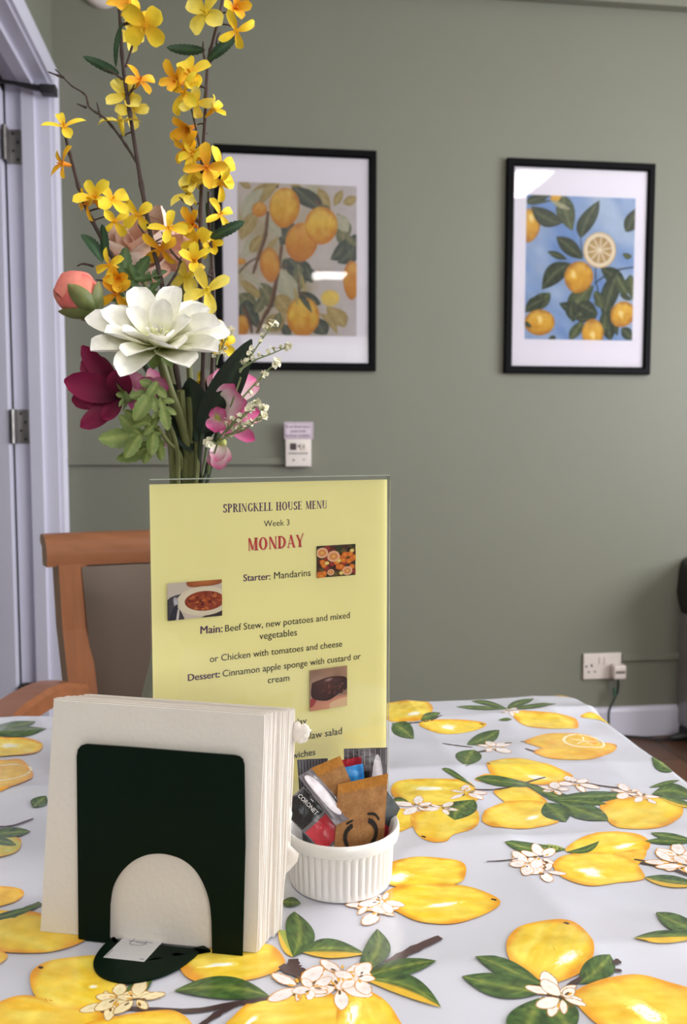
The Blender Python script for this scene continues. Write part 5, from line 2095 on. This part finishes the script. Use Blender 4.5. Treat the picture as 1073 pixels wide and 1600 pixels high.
LG = (S(72, 92, 52), S(112, 128, 76), S(92, 110, 62))          # mid green leaf
LD = (S(38, 64, 42), S(62, 92, 60), S(48, 76, 48))             # forsythia leaf
LK = (S(34, 46, 36), S(52, 66, 50), S(40, 54, 42))             # dark broad leaf
LO = (S(104, 122, 62), S(140, 150, 84), S(118, 134, 70))       # lighter olive leaf
NKS = random.Random(21)


def neck_pts(dx, dz=0.0):
    """where a stem passes the rim and where it ends in the vase"""
    a = NECK + RV * dx + F0 * NKS.uniform(-.016, .016)
    return [a, Vector((vx - (a.x - vx) * .5, vy - (a.y - vy) * .5, vz + .10 + dz))]


def stem_tube(mb, pts, r0, r1, n=7, dens=6, knobs=0):
    p = cat_rom(pts, dens)
    k = len(p)
    rad = [r0 + (r1 - r0) * i / (k - 1) for i in range(k)]
    if knobs:
        for i in range(2, k - 2):
            if i % knobs == 0:
                rad[i] *= 1.35
    mb.tube(p, rad, n=n)


Y1c, Y2c, Y3c = S(238, 170, 34), S(242, 206, 50), S(244, 218, 70)
PALS = {'o': (S(226, 138, 22), S(240, 176, 32), S(246, 198, 46)), 'y': (S(232, 172, 30), S(242, 208, 48), S(246, 222, 66)),
        'p': (S(226, 196, 50), S(238, 214, 84), S(242, 226, 116))}


def forsythia(px, py, size, d, yaw, pitch, kind, spin=0.0, form=0):
    """one blossom: form 0 open cross, 1 half closed bell, 2 flat wide"""
    L = size * .56 * d / F_PX
    c = PALS[kind]
    mb = MB()
    P = at(px, py, d=d)
    nr = toward(yaw, pitch)
    M = frame(P, nr, spin)
    el, cu, w = ((.45, -.7, .48), (1.05, -.75, .52), (.15, -.2, .72))[form]
    for q in range(4):
        rr = random.Random(int(px * 31 + py * 7 + q))
        petal(mb, M, L * rr.uniform(.92, 1.15), L * w * rr.uniform(.85, 1.15), q * 1.5708 + rr.uniform(-.15, .15), el + rr.uniform(-.2, .2), cu + rr.uniform(-.3, .3), .35,
              c[0], c[1], c[2], p1=.8, p2=.42, twist=rr.uniform(-.5, .5), n=8, k=4, rag=.02)
    # tube and stamens
    t0 = P - nr.normalized() * L * .55
    mb.tube([t0, t0.lerp(P, .5), P + nr * L * .06], [L * .05, L * .10, L * .14], col=[mixc(S(150, 160, 70), c[0], .3), c[0], c[0]], n=7)
    for q in range(2):
        mb.tube([P, P + nr * L * .3 + RV * L * .05 * (q * 2 - 1)], L * .035, col=c[0], n=5)
    return mb, t0


def tw(*pts, d=None):
    return [at(p[0], p[1], d=p[2] if len(p) > 2 else d) for p in pts]


def branch(label, main, dx, twigs, blossoms, leaves, r0=.0030, r1=.0014):
    pts = tw(*main) + neck_pts(dx)
    base = pts[-1]
    t = thing('forsythia_branch', label, 'flower branch', tuple(base), 'artificial forsythia branches')
    mb = MB()
    stem_tube(mb, pts[::-1], r0, r1, knobs=7)
    for tg in twigs:
        stem_tube(mb, tw(*tg), .0014, .0005, n=5, knobs=5)
    tp = cat_rom(pts, 6)
    bl = []
    for b in blossoms:
        m2, t0 = forsythia(*b)
        near = min(tp, key=lambda q: (q - t0).length)
        if (near - t0).length < .05:
            mb.tube([near, near.lerp(t0, .6) + Vector((0, 0, .001)), t0], [.0010, .0007, .0006], n=5)
        bl.append(m2)
    mb.build('stem', BARK, t)
    for m2 in bl:
        m2.build('blossom', PETAL, t)
    for (b, tip, W, sd, dr, cu) in leaves:
        m2 = MB()
        blade(m2, at(*b[:2], d=b[2]), at(*tip[:2], d=tip[2]), RV * math.cos(R(sd)) + Vector((0, 0, 1)) * math.sin(R(sd)) - F0 * .25, W, dr, LD, serr=.14, n=18, curl=cu)
        m2.build('leaf', LEAFM, t)


D = .85
# left tall branch
branch('tall left forsythia branch with a bare side twig reaching to the corner', [(183, -70, .86), (186, -10, .86), (188, 40, .86), (193, 110, .86), (205, 190, .855), (221, 290, .85), (238, 380, .845), (252, 440, .84), (266, 520, .85), (285, 640, .85), (300, 745, .86)], -.006,
       [[(216, 258, .852), (192, 220, .85), (165, 186, .85), (140, 168, .85), (133, 148, .85), (112, 134, .85), (98, 120, .85), (86, 108, .85)],
        [(135, 168, .85), (120, 162, .85)], [(157, 183, .85), (151, 160, .85)], [(100, 121, .85), (88, 117, .85), (75, 112, .85)],
        [(196, 105, .857), (207, 70, .857), (214, 42, .857)], [(191, 124, .858), (175, 112, .858), (162, 108, .858)], [(200, 148, .857), (206, 140, .857), (210, 132, .857)],
        [(190, 217, .85), (189, 210, .85)], [(240, 375, .845), (226, 365, .84), (215, 350, .84)], [(256, 455, .84), (276, 425, .838), (284, 400, .838), (296, 388, .838)], [(284, 410, .838), (266, 390, .836), (252, 362, .836)]],
       [(204, 14, 58, .845, -25, 25, 'o', .3, 1), (226, 40, 62, .845, 20, -35, 'y', .9, 2), (216, 24, 50, .85, 35, 10, 'y', .2, 0), (218, 126, 50, .848, 35, 25, 'o', .4, 0),
        (196, 150, 62, .862, -10, 10, 'p', .75, 2), (189, 192, 62, .85, -10, 62, 'p', .2, 0), (216, 336, 50, .845, -10, -10, 'y', .6, 0),
        (264, 358, 56, .835, 5, 20, 'y', .0, 0), (252, 388, 56, .84, -20, -30, 'o', .6, 0), (203, 55, 44, .868, 40, -15, 'p', .3, 2), (205, 172, 44, .866, 20, -20, 'p', .1, 2)],
       [((186, 115, .858), (130, 86, .858), .0095, 60, .16, -.03), ((181, 105, .855), (192, 34, .85), .006, 0, -.14, 0.0)])
# right tall branch
branch('tall right forsythia branch thick with blossom in front of the picture frame', [(356, -60, .86), (346, 10, .86), (334, 60, .86), (325, 100, .86), (321, 180, .858), (316, 260, .855), (314, 330, .85), (313, 400, .85), (314, 470, .85), (318, 560, .85), (312, 660, .85), (306, 745, .86)], .004,
       [[(324, 104, .86), (318, 85, .86), (317, 65, .86)], [(326, 100, .86), (336, 85, .86), (339, 60, .857), (344, 50, .857)], [(314, 240, .853), (308, 210, .85), (301, 178, .85), (296, 165, .85)],
        [(312, 350, .85), (302, 332, .848), (293, 305, .848), (290, 303, .848)], [(320, 210, .858), (324, 208, .858)], [(312, 348, .85), (300, 343, .85)], [(297, 318, .848), (287, 314, .848), (280, 308, .848)]],
       [(322, 20, 66, .85, -30, 0, 'p', .8, 2), (366, 15, 54, .85, 30, 0, 'o', .2, 1), (369, 48, 52, .85, 20, -40, 'y', .5, 0), (298, 116, 64, .84, -15, 25, 'y', .4, 2), (278, 128, 56, .845, -35, -5, 'o', .3, 1),
        (288, 146, 62, .838, -25, 0, 'y', .8, 0), (305, 160, 50, .838, 20, -45, 'p', .2, 0), (330, 174, 46, .85, 55, 25, 'y', .6, 1), (297, 200, 56, .855, -30, -30, 'o', .3, 1),
        (293, 232, 54, .852, -35, -20, 'o', .8, 0), (300, 242, 44, .846, -10, 20, 'y', .1, 2), (323, 262, 62, .83, 2, -5, 'o', .15, 0), (344, 262, 52, .845, 45, 5, 'y', .5, 2), (304, 262, 50, .842, -60, 0, 'y', .9, 0),
        (344, 286, 50, .845, 40, -40, 'y', .2, 0), (296, 304, 64, .848, -30, 35, 'p', .6, 0), (304, 285, 44, .848, -25, 30, 'p', .2, 2)],
       [((320, 78, .86), (260, 74, .86), .0105, 90, .12, 0), ((325, 94, .858), (369, 57, .855), .011, 70, .10, 0)])
# lower right branch
branch('shorter forsythia branch beside the tall right one, leaf lying over the frame', [(326, 300, .865), (327, 350, .865), (332, 420, .865), (334, 500, .86), (330, 600, .86), (316, 690, .86), (312, 745, .86)], .010,
       [[(330, 400, .865), (337, 388, .865)], [(330, 420, .862), (320, 445, .86), (306, 452, .858), (290, 440, .856)]],
       [(343, 336, 50, .86, 40, 20, 'y', .5, 0), (303, 352, 50, .85, -30, 10, 'o', .4, 1), (306, 376, 50, .85, -10, -30, 'y', .5, 2), (304, 410, 58, .835, 0, 28, 'y', .05, 1), (292, 432, 52, .848, -25, 0, 'p', .5, 2), (323, 455, 74, .83, 10, 18, 'p', .35, 0),
        (346, 518, 34, .85, 20, 20, 'y', .2, 0), (349, 540, 38, .85, 20, 0, 'y', .7, 2), (318, 600, 44, .86, 0, 0, 'y', .2, 1), (330, 382, 40, .868, 20, 0, 'y', .2, 1)],
       [((328, 372, .862), (382, 346, .86), .0115, 75, .10, 0), ((330, 372, .863), (322, 316, .863), .0065, 10, .05, 0)])
# left low branch
branch('low left forsythia branch leaning towards the white door frame', [(101, 205, .83), (106, 228, .83), (114, 258, .83), (128, 308, .83), (148, 352, .83), (172, 396, .835), (190, 425, .835), (215, 470, .84), (250, 560, .85), (280, 660, .85), (298, 745, .86)], -.012,
       [[(168, 432, .82), (185, 448, .82), (208, 466, .825), (226, 490, .835)], [(184, 445, .82), (170, 440, .82), (150, 437, .82)], [(146, 416, .83), (130, 412, .83), (120, 416, .83)]],
       [(100, 199, 56, .83, 10, 35, 'y', .3, 0), (99, 256, 54, .825, -50, 0, 'o', .5, 0), (150, 312, 60, .825, -5, 30, 'y', .5, 1), (136, 318, 46, .828, -40, -20, 'o', .2, 0), (176, 312, 52, .835, 30, 25, 'y', .6, 2),
        (178, 345, 52, .835, 40, -35, 'y', .8, 0), (172, 415, 54, .815, -35, 0, 'y', .2, 0), (182, 458, 54, .82, 0, -25, 'o', .6, 0), (199, 480, 28, .83, 0, 0, 'p', .2, 2), (186, 435, 44, .82, -10, -10, 'o', .1, 1)],
       [((160, 410, .83), (127, 366, .83), .015, 140, .08, 0), ((163, 404, .828), (159, 350, .828), .010, 0, .05, 0)])


def lobed(mb, base, tip, up, size, cols=LO, seed=0):
    """a chrysanthemum-like leaf: five pointed lobes round a midrib"""
    B, T = Vector(base), Vector(tip)
    ax = T - B
    a = ax.normalized()
    s_ = (Vector(up) - a * Vector(up).dot(a)).normalized()
    L = ax.length
    rr = random.Random(seed)
    for f, ang, l, w in ((.30, 0, .7, .34), (.32, 52, .42, .22), (.32, -52, .42, .22), (.12, 78, .36, .2), (.12, -78, .36, .2), (.0, 0, .5, .2)):
        o = B + ax * f
        d = a * math.cos(R(ang)) + s_ * math.sin(R(ang))
        blade(mb, o, o + d * L * l * rr.uniform(.9, 1.1), a * -math.sin(R(ang)) + s_ * math.cos(R(ang)), L * w * 1.05, .06 * (1 if ang >= 0 else -1), cols, n=11, k=4, p1=.55, p2=.62, serr=.16, fold=.2)


# the big white dahlia
FP = at(247, 540, d=.79)
nrm = toward(6, 50)
t = thing('dahlia', 'large open white dahlia with a pale yellow heart at the middle of the bouquet', 'flower', tuple(neck_pts(0)[1]))
pts = [FP - nrm * .012, at(262, 600, d=.81), at(290, 690, d=.84)] + neck_pts(-.004)
m = MB(); stem_tube(m, pts[::-1], .0048, .0042, n=10); m.build('stem', STEMG, t)
M = frame(FP, nrm, 0)
WH = (S(216, 220, 128), S(242, 240, 222), S(246, 244, 242))
rr = random.Random(8)
for n_, L, W, el, cu, rr0, sp in ((9, .064, .030, .26, .05, .005, .2), (8, .056, .028, .58, .05, .004, .55), (5, .040, .024, .80, .25, .004, .1), (5, .020, .008, 1.15, .1, .002, .5)):
    for q in range(n_):
        m = MB()
        petal(m, M, L * rr.uniform(.92, 1.08), W * rr.uniform(.9, 1.1), sp + 6.2832 * q / n_ + rr.uniform(-.12, .12), el + rr.uniform(-.1, .1), cu + rr.uniform(-.35, .1), rr.uniform(.35, .6), *WH,
              p1=.62, p2=.40, base=.3, n=12, k=8, r0=rr0, rag=.025, twist=rr.uniform(-.2, .2))
        m.build('petal', PETAL, t)
m = MB()
for q in range(16):
    a, b = rr.random() * 6.28, rr.uniform(0, .006)
    o_ = M @ Vector((math.cos(a) * b, math.sin(a) * b, 0))
    m.tube([o_, M @ Vector((math.cos(a) * b * 1.7, math.sin(a) * b * 1.7, rr.uniform(.010, .017)))], [.0009, .0012], col=S(232, 230, 186), n=5)
m.build('stamens', PETAL, t)
m = MB()
for q in range(7):
    petal(m, frame(FP - nrm * .004, nrm, 0), .022, .011, q * .9, -.2, -.3, .2, LG[0], LG[1], LG[2], n=5, k=4)
m.build('calyx', LEAFM, t)

# magenta flower, seen from behind, facing left
FP = at(190, 618, d=.80)
nrm = (toward(-62, -4) * 1.0 + F0 * .55).normalized()
t = thing('magenta_daisy', 'deep magenta flower turned away to the left below the white dahlia', 'flower', tuple(neck_pts(0)[1]))
pts = [FP - nrm * .004, at(222, 622, d=.80), at(262, 670, d=.82)] + neck_pts(-.014)
m = MB(); stem_tube(m, pts[::-1], .0034, .003, n=8); m.build('stem', STEMG, t)
M = frame(FP, nrm, 0)
MG = (S(58, 0, 32), S(106, 0, 48), S(124, 4, 60))


def aimed(mb, P, tippx, d, W, cup, cols, side=None, droop=.08, n=10, k=6, p1=.7, p2=.4):
    """a petal aimed at a point of the view"""
    T = at(tippx[0], tippx[1], d=d)
    a = (T - P).normalized()
    sd = a.cross(side if side is not None else -F0).normalized()
    B = P
    ax = T - B
    nn = sd.cross(a)
    pk = (p1 / (p1 + p2)) ** p1 * (p2 / (p1 + p2)) ** p2
    rows, cc = [], []
    sdv = random.random() * 40
    for i in range(n + 1):
        s = i / n
        w = W * .5 * max(.22 * (1 - s), (max(s, 1e-4) ** p1) * (max(1 - s, 1e-4) ** p2) / pk)
        if i == n:
            w = W * .06
        c = B + ax * s + nn * (droop * ax.length * 4 * s * (1 - s))
        r, q = [], []
        for j in range(k + 1):
            tt = j / k * 2 - 1
            r.append(c + sd * (w * tt) + nn * (cup * w * tt * tt))
            f = s + .18 * noise.noise(Vector((tt * 4, s, sdv)))
            q.append(mixc(cols[0], cols[1], f * 2) if f < .5 else mixc(cols[1], cols[2], f * 2 - 1))
        rows.append(r)
        cc.append(q)
    mb.grid(rows, cc)


for tp_, d, W, cup, dr in (((100, 594), .775, .026, .35, .06), ((126, 668), .785, .019, -.3, -.06), ((128, 540), .79, .018, .3, .08), ((128, 563), .80, .022, .3, .12), ((132, 632), .80, .012, .3, 0), ((160, 656), .79, .015, -.2, -.05),
                           ((150, 560), .82, .020, .3, .1), ((112, 625), .82, .022, .3, 0), ((190, 575), .785, .024, .4, .1)):
    m = MB(); aimed(m, FP, tp_, d, W, cup, MG, droop=dr, p2=.55); m.build('petal', PETAL, t)
m = MB()
for q in range(8):
    petal(m, frame(FP - nrm * .008, nrm, 0), .017, .006, q * .785, .55, -.1, .3, LG[0], LO[0], LO[1], n=5, k=4)
m.ball(FP - nrm * .006, .007, col=LG[1])
m.build('calyx', LEAFM, t)

# pink and white blossoms
PW = (S(226, 224, 180), S(240, 220, 222), S(206, 72, 138))
PWp = (S(222, 214, 180), S(222, 150, 176), S(178, 62, 122))


def pinkie(label, cen, d, petals, dx, mid, pal=PW, leafc=None):
    P = at(*cen, d=d)
    t = thing('alstroemeria', label, 'flower', tuple(neck_pts(0)[1]), 'pink and white flowers in the vase')
    m = MB(); stem_tube(m, (tw(*mid, d=None) if False else [P] + [atd(*q) for q in mid] + neck_pts(dx))[::-1], .0022, .002, n=7); m.build('stem', STEMD, t)
    for tp_, dd, W, cup, dr in petals:
        m = MB(); aimed(m, P, tp_, dd, W, cup, pal, droop=dr, p1=.75, p2=.38); m.build('petal', PETAL, t)
    m = MB()
    m.ball(P, .005, col=S(176, 180, 96))
    m.tube([P, P + (P - at(cen[0], cen[1] + 24, d=d + .01))* -.4], [.0045, .002], col=S(176, 180, 96), n=7)
    m.build('calyx', LEAFM, t)
    return t


pinkie('pink-tipped white flower standing above the other two at the right of the bouquet', (346, 636), .83, [((352, 574), .835, .020, .4, .10), ((376, 562), .845, .020, .4, .08), ((400, 592), .84, .024, .4, .12), ((336, 582), .84, .018, .3, .1), ((386, 628), .805, .028, .5, .14), ((366, 600), .81, .020, .45, .12)],
       .014, [(344, 660, .84), (334, 710, .85)])
pinkie('pink and white flower beneath the upper pink one, behind the tiny white sprays', (342, 652), .825, [((336, 676), .815, .020, .4, .10), ((408, 648), .83, .018, .4, .10), ((352, 640), .81, .016, .4, .1), ((380, 662), .82, .020, .3, .1), ((398, 688), .82, .014, .3, .12), ((366, 672), .83, .022, .3, .05), ((330, 640), .82, .012, .3, .05)],
       .012, [(338, 680, .84), (326, 720, .85)], (S(226, 224, 176), S(224, 140, 180), S(206, 60, 130)))
pinkie('small drooping pink and white flower low at the right just above the menu', (346, 692), .83, [((342, 734), .825, .016, .4, .1), ((352, 724), .83, .016, .4, .1), ((330, 728), .835, .013, .4, .1), ((338, 722), .815, .016, .5, .08)],
       .010, [(340, 690, .84), (326, 730, .85)], PW)
pinkie('faded pink flower half hidden beneath the white dahlia, left of the stems', (232, 602), .815, [((192, 596), .80, .020, .3, .1), ((206, 640), .80, .020, .3, .1), ((264, 606), .80, .017, .3, .1), ((250, 584), .82, .02, .3, .1), ((256, 622), .81, .014, .3, .1), ((220, 590), .80, .018, .3, .1)],
       -.010, [(250, 640, .82), (284, 710, .845)], PWp)
t_ = pinkie('tiny pink flower low among the stems, left of the stalks above the menu', (276, 700), .86, [((256, 688), .86, .010, .3, .1), ((262, 702), .86, .010, .3, .1), ((280, 688), .86, .010, .3, .1)], -.008, [(286, 716, .86)], PW)

# peony bud
BP = at(123, 462, d=.80)
t = thing('peony_bud', 'round coral pink peony bud with green sepals at the left of the bouquet', 'flower bud', tuple(neck_pts(0)[1]))
pts = [at(140, 478, d=.805), at(168, 500, d=.81), at(205, 535, d=.82), at(262, 650, d=.84)] + neck_pts(-.016)
m = MB(); stem_tube(m, pts[::-1], .0034, .0034, n=8); m.build('stem', STEMD, t)
ax = (at(104, 446, d=.806) - at(140, 480, d=.800)).normalized()
M = frame(BP, ax, .4)
m = MB()
rows, cols = [], []
for i in range(17):
    a = math.pi * i / 16
    r, c = [], []
    for j in range(28):
        q = 6.2832 * j / 28
        k = .0196 * (1 + .035 * math.sin(3 * q + 2.5 * a) + .02 * math.sin(7 * q - 3 * a))
        r.append(M @ Vector((math.sin(a) * math.cos(q) * k, math.sin(a) * math.sin(q) * k, -math.cos(a) * k * 1.06)))
        c.append(mixc(S(224, 132, 112), S(214, 104, 100), .5 + .6 * math.sin(3 * q + 2.5 * a)))
    rows.append(r); cols.append(c)
m.grid(rows, cols, wrap=True)
m.build('bud', PETAL, t)
for q in range(3):
    m = MB()
    petal(m, frame(BP - ax * .018, ax, 0), .052, .036, q * 2.09 + .7, .02, 2.35, .45, S(220, 118, 106), S(226, 138, 122), S(214, 110, 106), p1=.5, p2=.3, base=.4, n=10, k=8)
    m.build('petal', PETAL, t)
for q in range(5):
    m = MB()
    petal(m, frame(BP - ax * .0235, ax, 0), (.038, .029, .043, .027, .036)[q], .017, q * 1.257 + .3, -.02, (1.45, 1.1, 1.6, 1.0, 1.35)[q], .5, S(80, 92, 48), S(100, 108, 58), S(116, 112, 66), p1=.5, p2=.6, base=.5, n=9, k=4)
    m.build('sepal', LEAFM, t)


def rose(label, cen, d, r, nr, pal, dx, mid, seed, nout=8):
    P = at(*cen, d=d)
    t = thing('rose', label, 'flower', tuple(neck_pts(0)[1]), 'peach roses in the vase')
    m = MB(); stem_tube(m, ([P - nr * r * .7] + [atd(*q) for q in mid] + neck_pts(dx))[::-1], .0032, .003, n=8); m.build('stem', STEMG, t)
    rr = random.Random(seed)
    # rolled heart: sheets wrapped round the axis, each one lower and wider than the last
    for k in range(5):
        m = MB()
        a0 = k * 2.2 + rr.random()
        rows, cols = [], []
        for i in range(11):
            s = i / 10
            row, cc = [], []
            for j in range(23):
                g = j / 22
                q = a0 + g * 4.4
                rad = r * (.20 + .15 * k) * (math.sin(min(1, s * 1.25) * math.pi * .55 + .15)) * (1 + .10 * g) + .0012 * k
                edge = max(0, s - .8) * 5
                rad *= 1 + edge * (.10 + .05 * math.sin(3 * q + k))
                z = r * (-.75 + s * (1.62 - .17 * k) - .10 * (2 * g - 1) ** 2 * s + .05 * math.sin(2.3 * q + k) * s)
                row.append(frame(P, nr, 0) @ Vector((rad * math.cos(q), rad * math.sin(q), z)))
                cc.append(mixc(mixc(pal[0], pal[1], s * 1.1), pal[2], max(0, s - .75) * 3))
            rows.append(row); cols.append(cc)
        m.grid(rows, cols)
        m.build('petal', PETAL, t)
    for q in range(nout):
        m = MB()
        petal(m, frame(P - nr * r * .72, nr, 0), r * rr.uniform(1.65, 1.95), r * rr.uniform(1.25, 1.55), 6.283 * q / nout + rr.uniform(-.2, .2), rr.uniform(.55, .8), rr.uniform(.5, .95), .5, *pal, p1=.55, p2=.34, base=.45, n=14, k=12, rag=.05, r0=r * .08)
        m.build('petal', PETAL, t)


PEA = (S(234, 164, 144), S(248, 206, 184), S(252, 228, 216))
rose('peach rose behind the twigs, above the white dahlia', (230, 396), .89, .036, toward(-20, 42), PEA, -.004, [(240, 460, .885), (270, 600, .875), (290, 700, .87)], 3)
rose('blush rose bud right of the peach rose behind the yellow blossom', (284, 396), .885, .024, toward(10, 75), (S(226, 158, 140), S(240, 184, 166), S(244, 200, 186)), .002, [(290, 480, .88), (298, 620, .872), (300, 700, .87)], 4, 4)

# loose greenery
UP = Vector((0, 0, 1))


def sprig(label, kind, stem, dx, leaves, mats=STEMG, r=.0022, cols=LG):
    pts = [atd(*q) for q in stem] + neck_pts(dx)
    t = thing('foliage_stem', label, 'leaf stem', tuple(pts[-1]), 'green leaf stems in the vase')
    m = MB(); stem_tube(m, pts[::-1], r * 1.2, r, n=7); m.build('stem', mats, t)
    for lf in leaves:
        m = MB()
        if kind == 'lobed':
            b, tip, up, sd = lf
            lobed(m, atd(*b), atd(*tip), UP * math.cos(R(up)) + RV * math.sin(R(up)) + F0 * .35, 0, cols, sd)
        else:
            b, tip, W, side, dr = lf
            blade(m, atd(*b), atd(*tip), RV * math.cos(R(side)) + UP * math.sin(R(side)) - F0 * .25, W, dr, cols, n=14, k=6, p1=.55, p2=.7, fold=.2)
        m.build('leaf', LEAFM, t)


sprig('lobed leaf sprig hanging at the lower left of the bouquet', 'lobed', [(246, 668, .80), (262, 690, .82), (282, 716, .84)], -.012,
      [((252, 676, .80), (148, 686, .785), 5, 1), ((258, 690, .805), (186, 716, .80), 20, 2), ((246, 668, .80), (192, 640, .80), -20, 3)], cols=LO)
sprig('drooping lobed leaf under the white dahlia, left of the thick stem', 'lobed', [(246, 606, .79), (254, 640, .80), (276, 700, .83)], -.008,
      [((246, 596, .785), (208, 660, .775), 60, 4), ((250, 620, .79), (262, 672, .785), 90, 5)], cols=LO)
sprig('leafy stem with broad green leaves between the peony bud and the twigs', 'lobed', [(222, 432, .835), (236, 480, .84), (262, 600, .85)], -.010,
      [((200, 452, .83), (232, 402, .825), 90, 6), ((196, 450, .83), (196, 384, .83), 90, 7), ((206, 470, .832), (166, 462, .83), 0, 8), ((222, 470, .835), (252, 440, .83), 60, 9), ((205, 490, .83), (170, 510, .825), 20, 10), ((228, 436, .84), (262, 424, .84), 30, 11), ((224, 480, .84), (206, 500, .83), 30, 12)], cols=(S(66, 92, 54), S(96, 120, 76), S(78, 104, 62)))
sprig('stem with long dark pointed leaves right of the white dahlia', 'blade', [(318, 640, .83), (314, 690, .84)], .004,
      [((314, 676, .835), (393, 530, .80), .030, 150, .05), ((306, 690, .84), (296, 590, .83), .034, 0, .04), ((302, 700, .845), (270, 600, .85), .036, 10, .03), ((312, 690, .84), (332, 586, .85), .030, 0, .04), ((300, 706, .84), (246, 640, .84), .026, 140, .05)], mats=STEMD, cols=LK)


def gyp(label, spr, dx, seed, base_mid):
    pts0 = [atd(*q) for q in base_mid]
    t = thing('baby_breath_spray', label, 'flower spray', tuple(neck_pts(0)[1]), 'tiny white flower sprays')
    rr = random.Random(seed)
    m = MB(); stem_tube(m, (pts0 + neck_pts(dx))[::-1], .0012, .001, n=6)
    clusters = []
    for line, ncl in spr:
        p = cat_rom([atd(*q) for q in line], 6)
        m.tube(p, [.0010 - .0005 * i / (len(p) - 1) for i in range(len(p))], n=5)
        for k in range(ncl):
            f = .25 + .75 * k / max(1, ncl - 1)
            q = p[min(len(p) - 1, int(f * (len(p) - 1)))]
            last = k == ncl - 1
            d = Vector((rr.uniform(-1, 1), rr.uniform(-1, 1), rr.uniform(-.4, 1))).normalized()
            e = q + d * (.001 if last else rr.uniform(.003, .006))
            m.tube([q, e], [.0006, .0005], n=4)
            clusters.append((e, 1.3 if last else .8))
    m.build('stem', mat('pale_green_stem', S(120, 132, 86), rough=.5), t)
    for e, s in clusters:
        m = MB()
        for q in range(5 if s > 1 else 3):
            o_ = e + Vector((rr.uniform(-1, 1), rr.uniform(-1, 1), rr.uniform(-.6, 1))) * .0022 * s
            M = frame(o_, (rr.uniform(-1, 1), rr.uniform(-1.4, .2), rr.uniform(-.2, 1)), rr.random())
            for w in range(4):
                petal(m, M, .0030 * s, .0030 * s, w * 1.57, .5, -.3, .3, S(206, 206, 150), S(232, 226, 200), S(238, 232, 214), n=3, k=2)
        m.build('floret', PETAL, t)


gyp('spray of tiny cream flowers reaching right across the left picture frame', [([(374, 582, .80), (388, 562, .80), (408, 532, .80), (428, 506, .80)], 7), ([(374, 578, .80), (400, 562, .80), (426, 552, .80), (448, 542, .80)], 7), ([(378, 622, .80), (396, 602, .80), (412, 584, .80), (430, 568, .80)], 7)],
    .012, 1, [(376, 590, .80), (364, 625, .81), (345, 680, .83), (326, 725, .845)])
gyp('spray of tiny cream flowers just right of the small drooping pink flower', [([(342, 690, .80), (364, 676, .795), (384, 664, .79), (416, 652, .79)], 8), ([(344, 682, .80), (362, 662, .795), (376, 650, .79), (390, 640, .79)], 6), ([(350, 680, .80), (376, 674, .795), (396, 660, .79), (410, 640, .79)], 7), ([(338, 694, .80), (330, 690, .80), (326, 694, .80)], 3), ([(352, 676, .80), (366, 662, .79), (398, 636, .79), (402, 630, .79)], 6)],
    .010, 2, [(340, 692, .80), (334, 710, .82), (326, 735, .845)])
gyp('small spray of tiny cream flowers beside the right tip of the dahlia', [([(338, 570, .83), (342, 546, .83), (344, 520, .83)], 5), ([(340, 560, .83), (350, 536, .83), (358, 516, .83)], 5), ([(340, 560, .83), (340, 540, .83), (334, 526, .83)], 4)],
    .008, 3, [(338, 575, .83), (334, 620, .84), (322, 700, .85)])
# a few bare stalks crowding the neck of the vase
for k, (a, b, dx, c, w) in enumerate((((282, 610), (288, 690), -.003, STEMG, .0042), ((296, 620), (298, 690), 0, STEMG, .0036), ((300, 650), (308, 710), .006, STEMG, .003))):
    pts = [at(*a, d=.83 + .008 * k), at(*b, d=.845)] + neck_pts(dx)
    m = MB(); stem_tube(m, pts[::-1], w, w * .9, n=8)
    o = m.build('flower_stalk', c, loc=tuple(pts[-1]))
    tag(o, ['thick olive stalk leftmost of the bare stalks above the menu', 'middle olive stalk of the bare stalks above the menu', 'thin olive stalk rightmost of the bare stalks above the menu'][k], 'stalk', 'bare stalks in the vase neck')
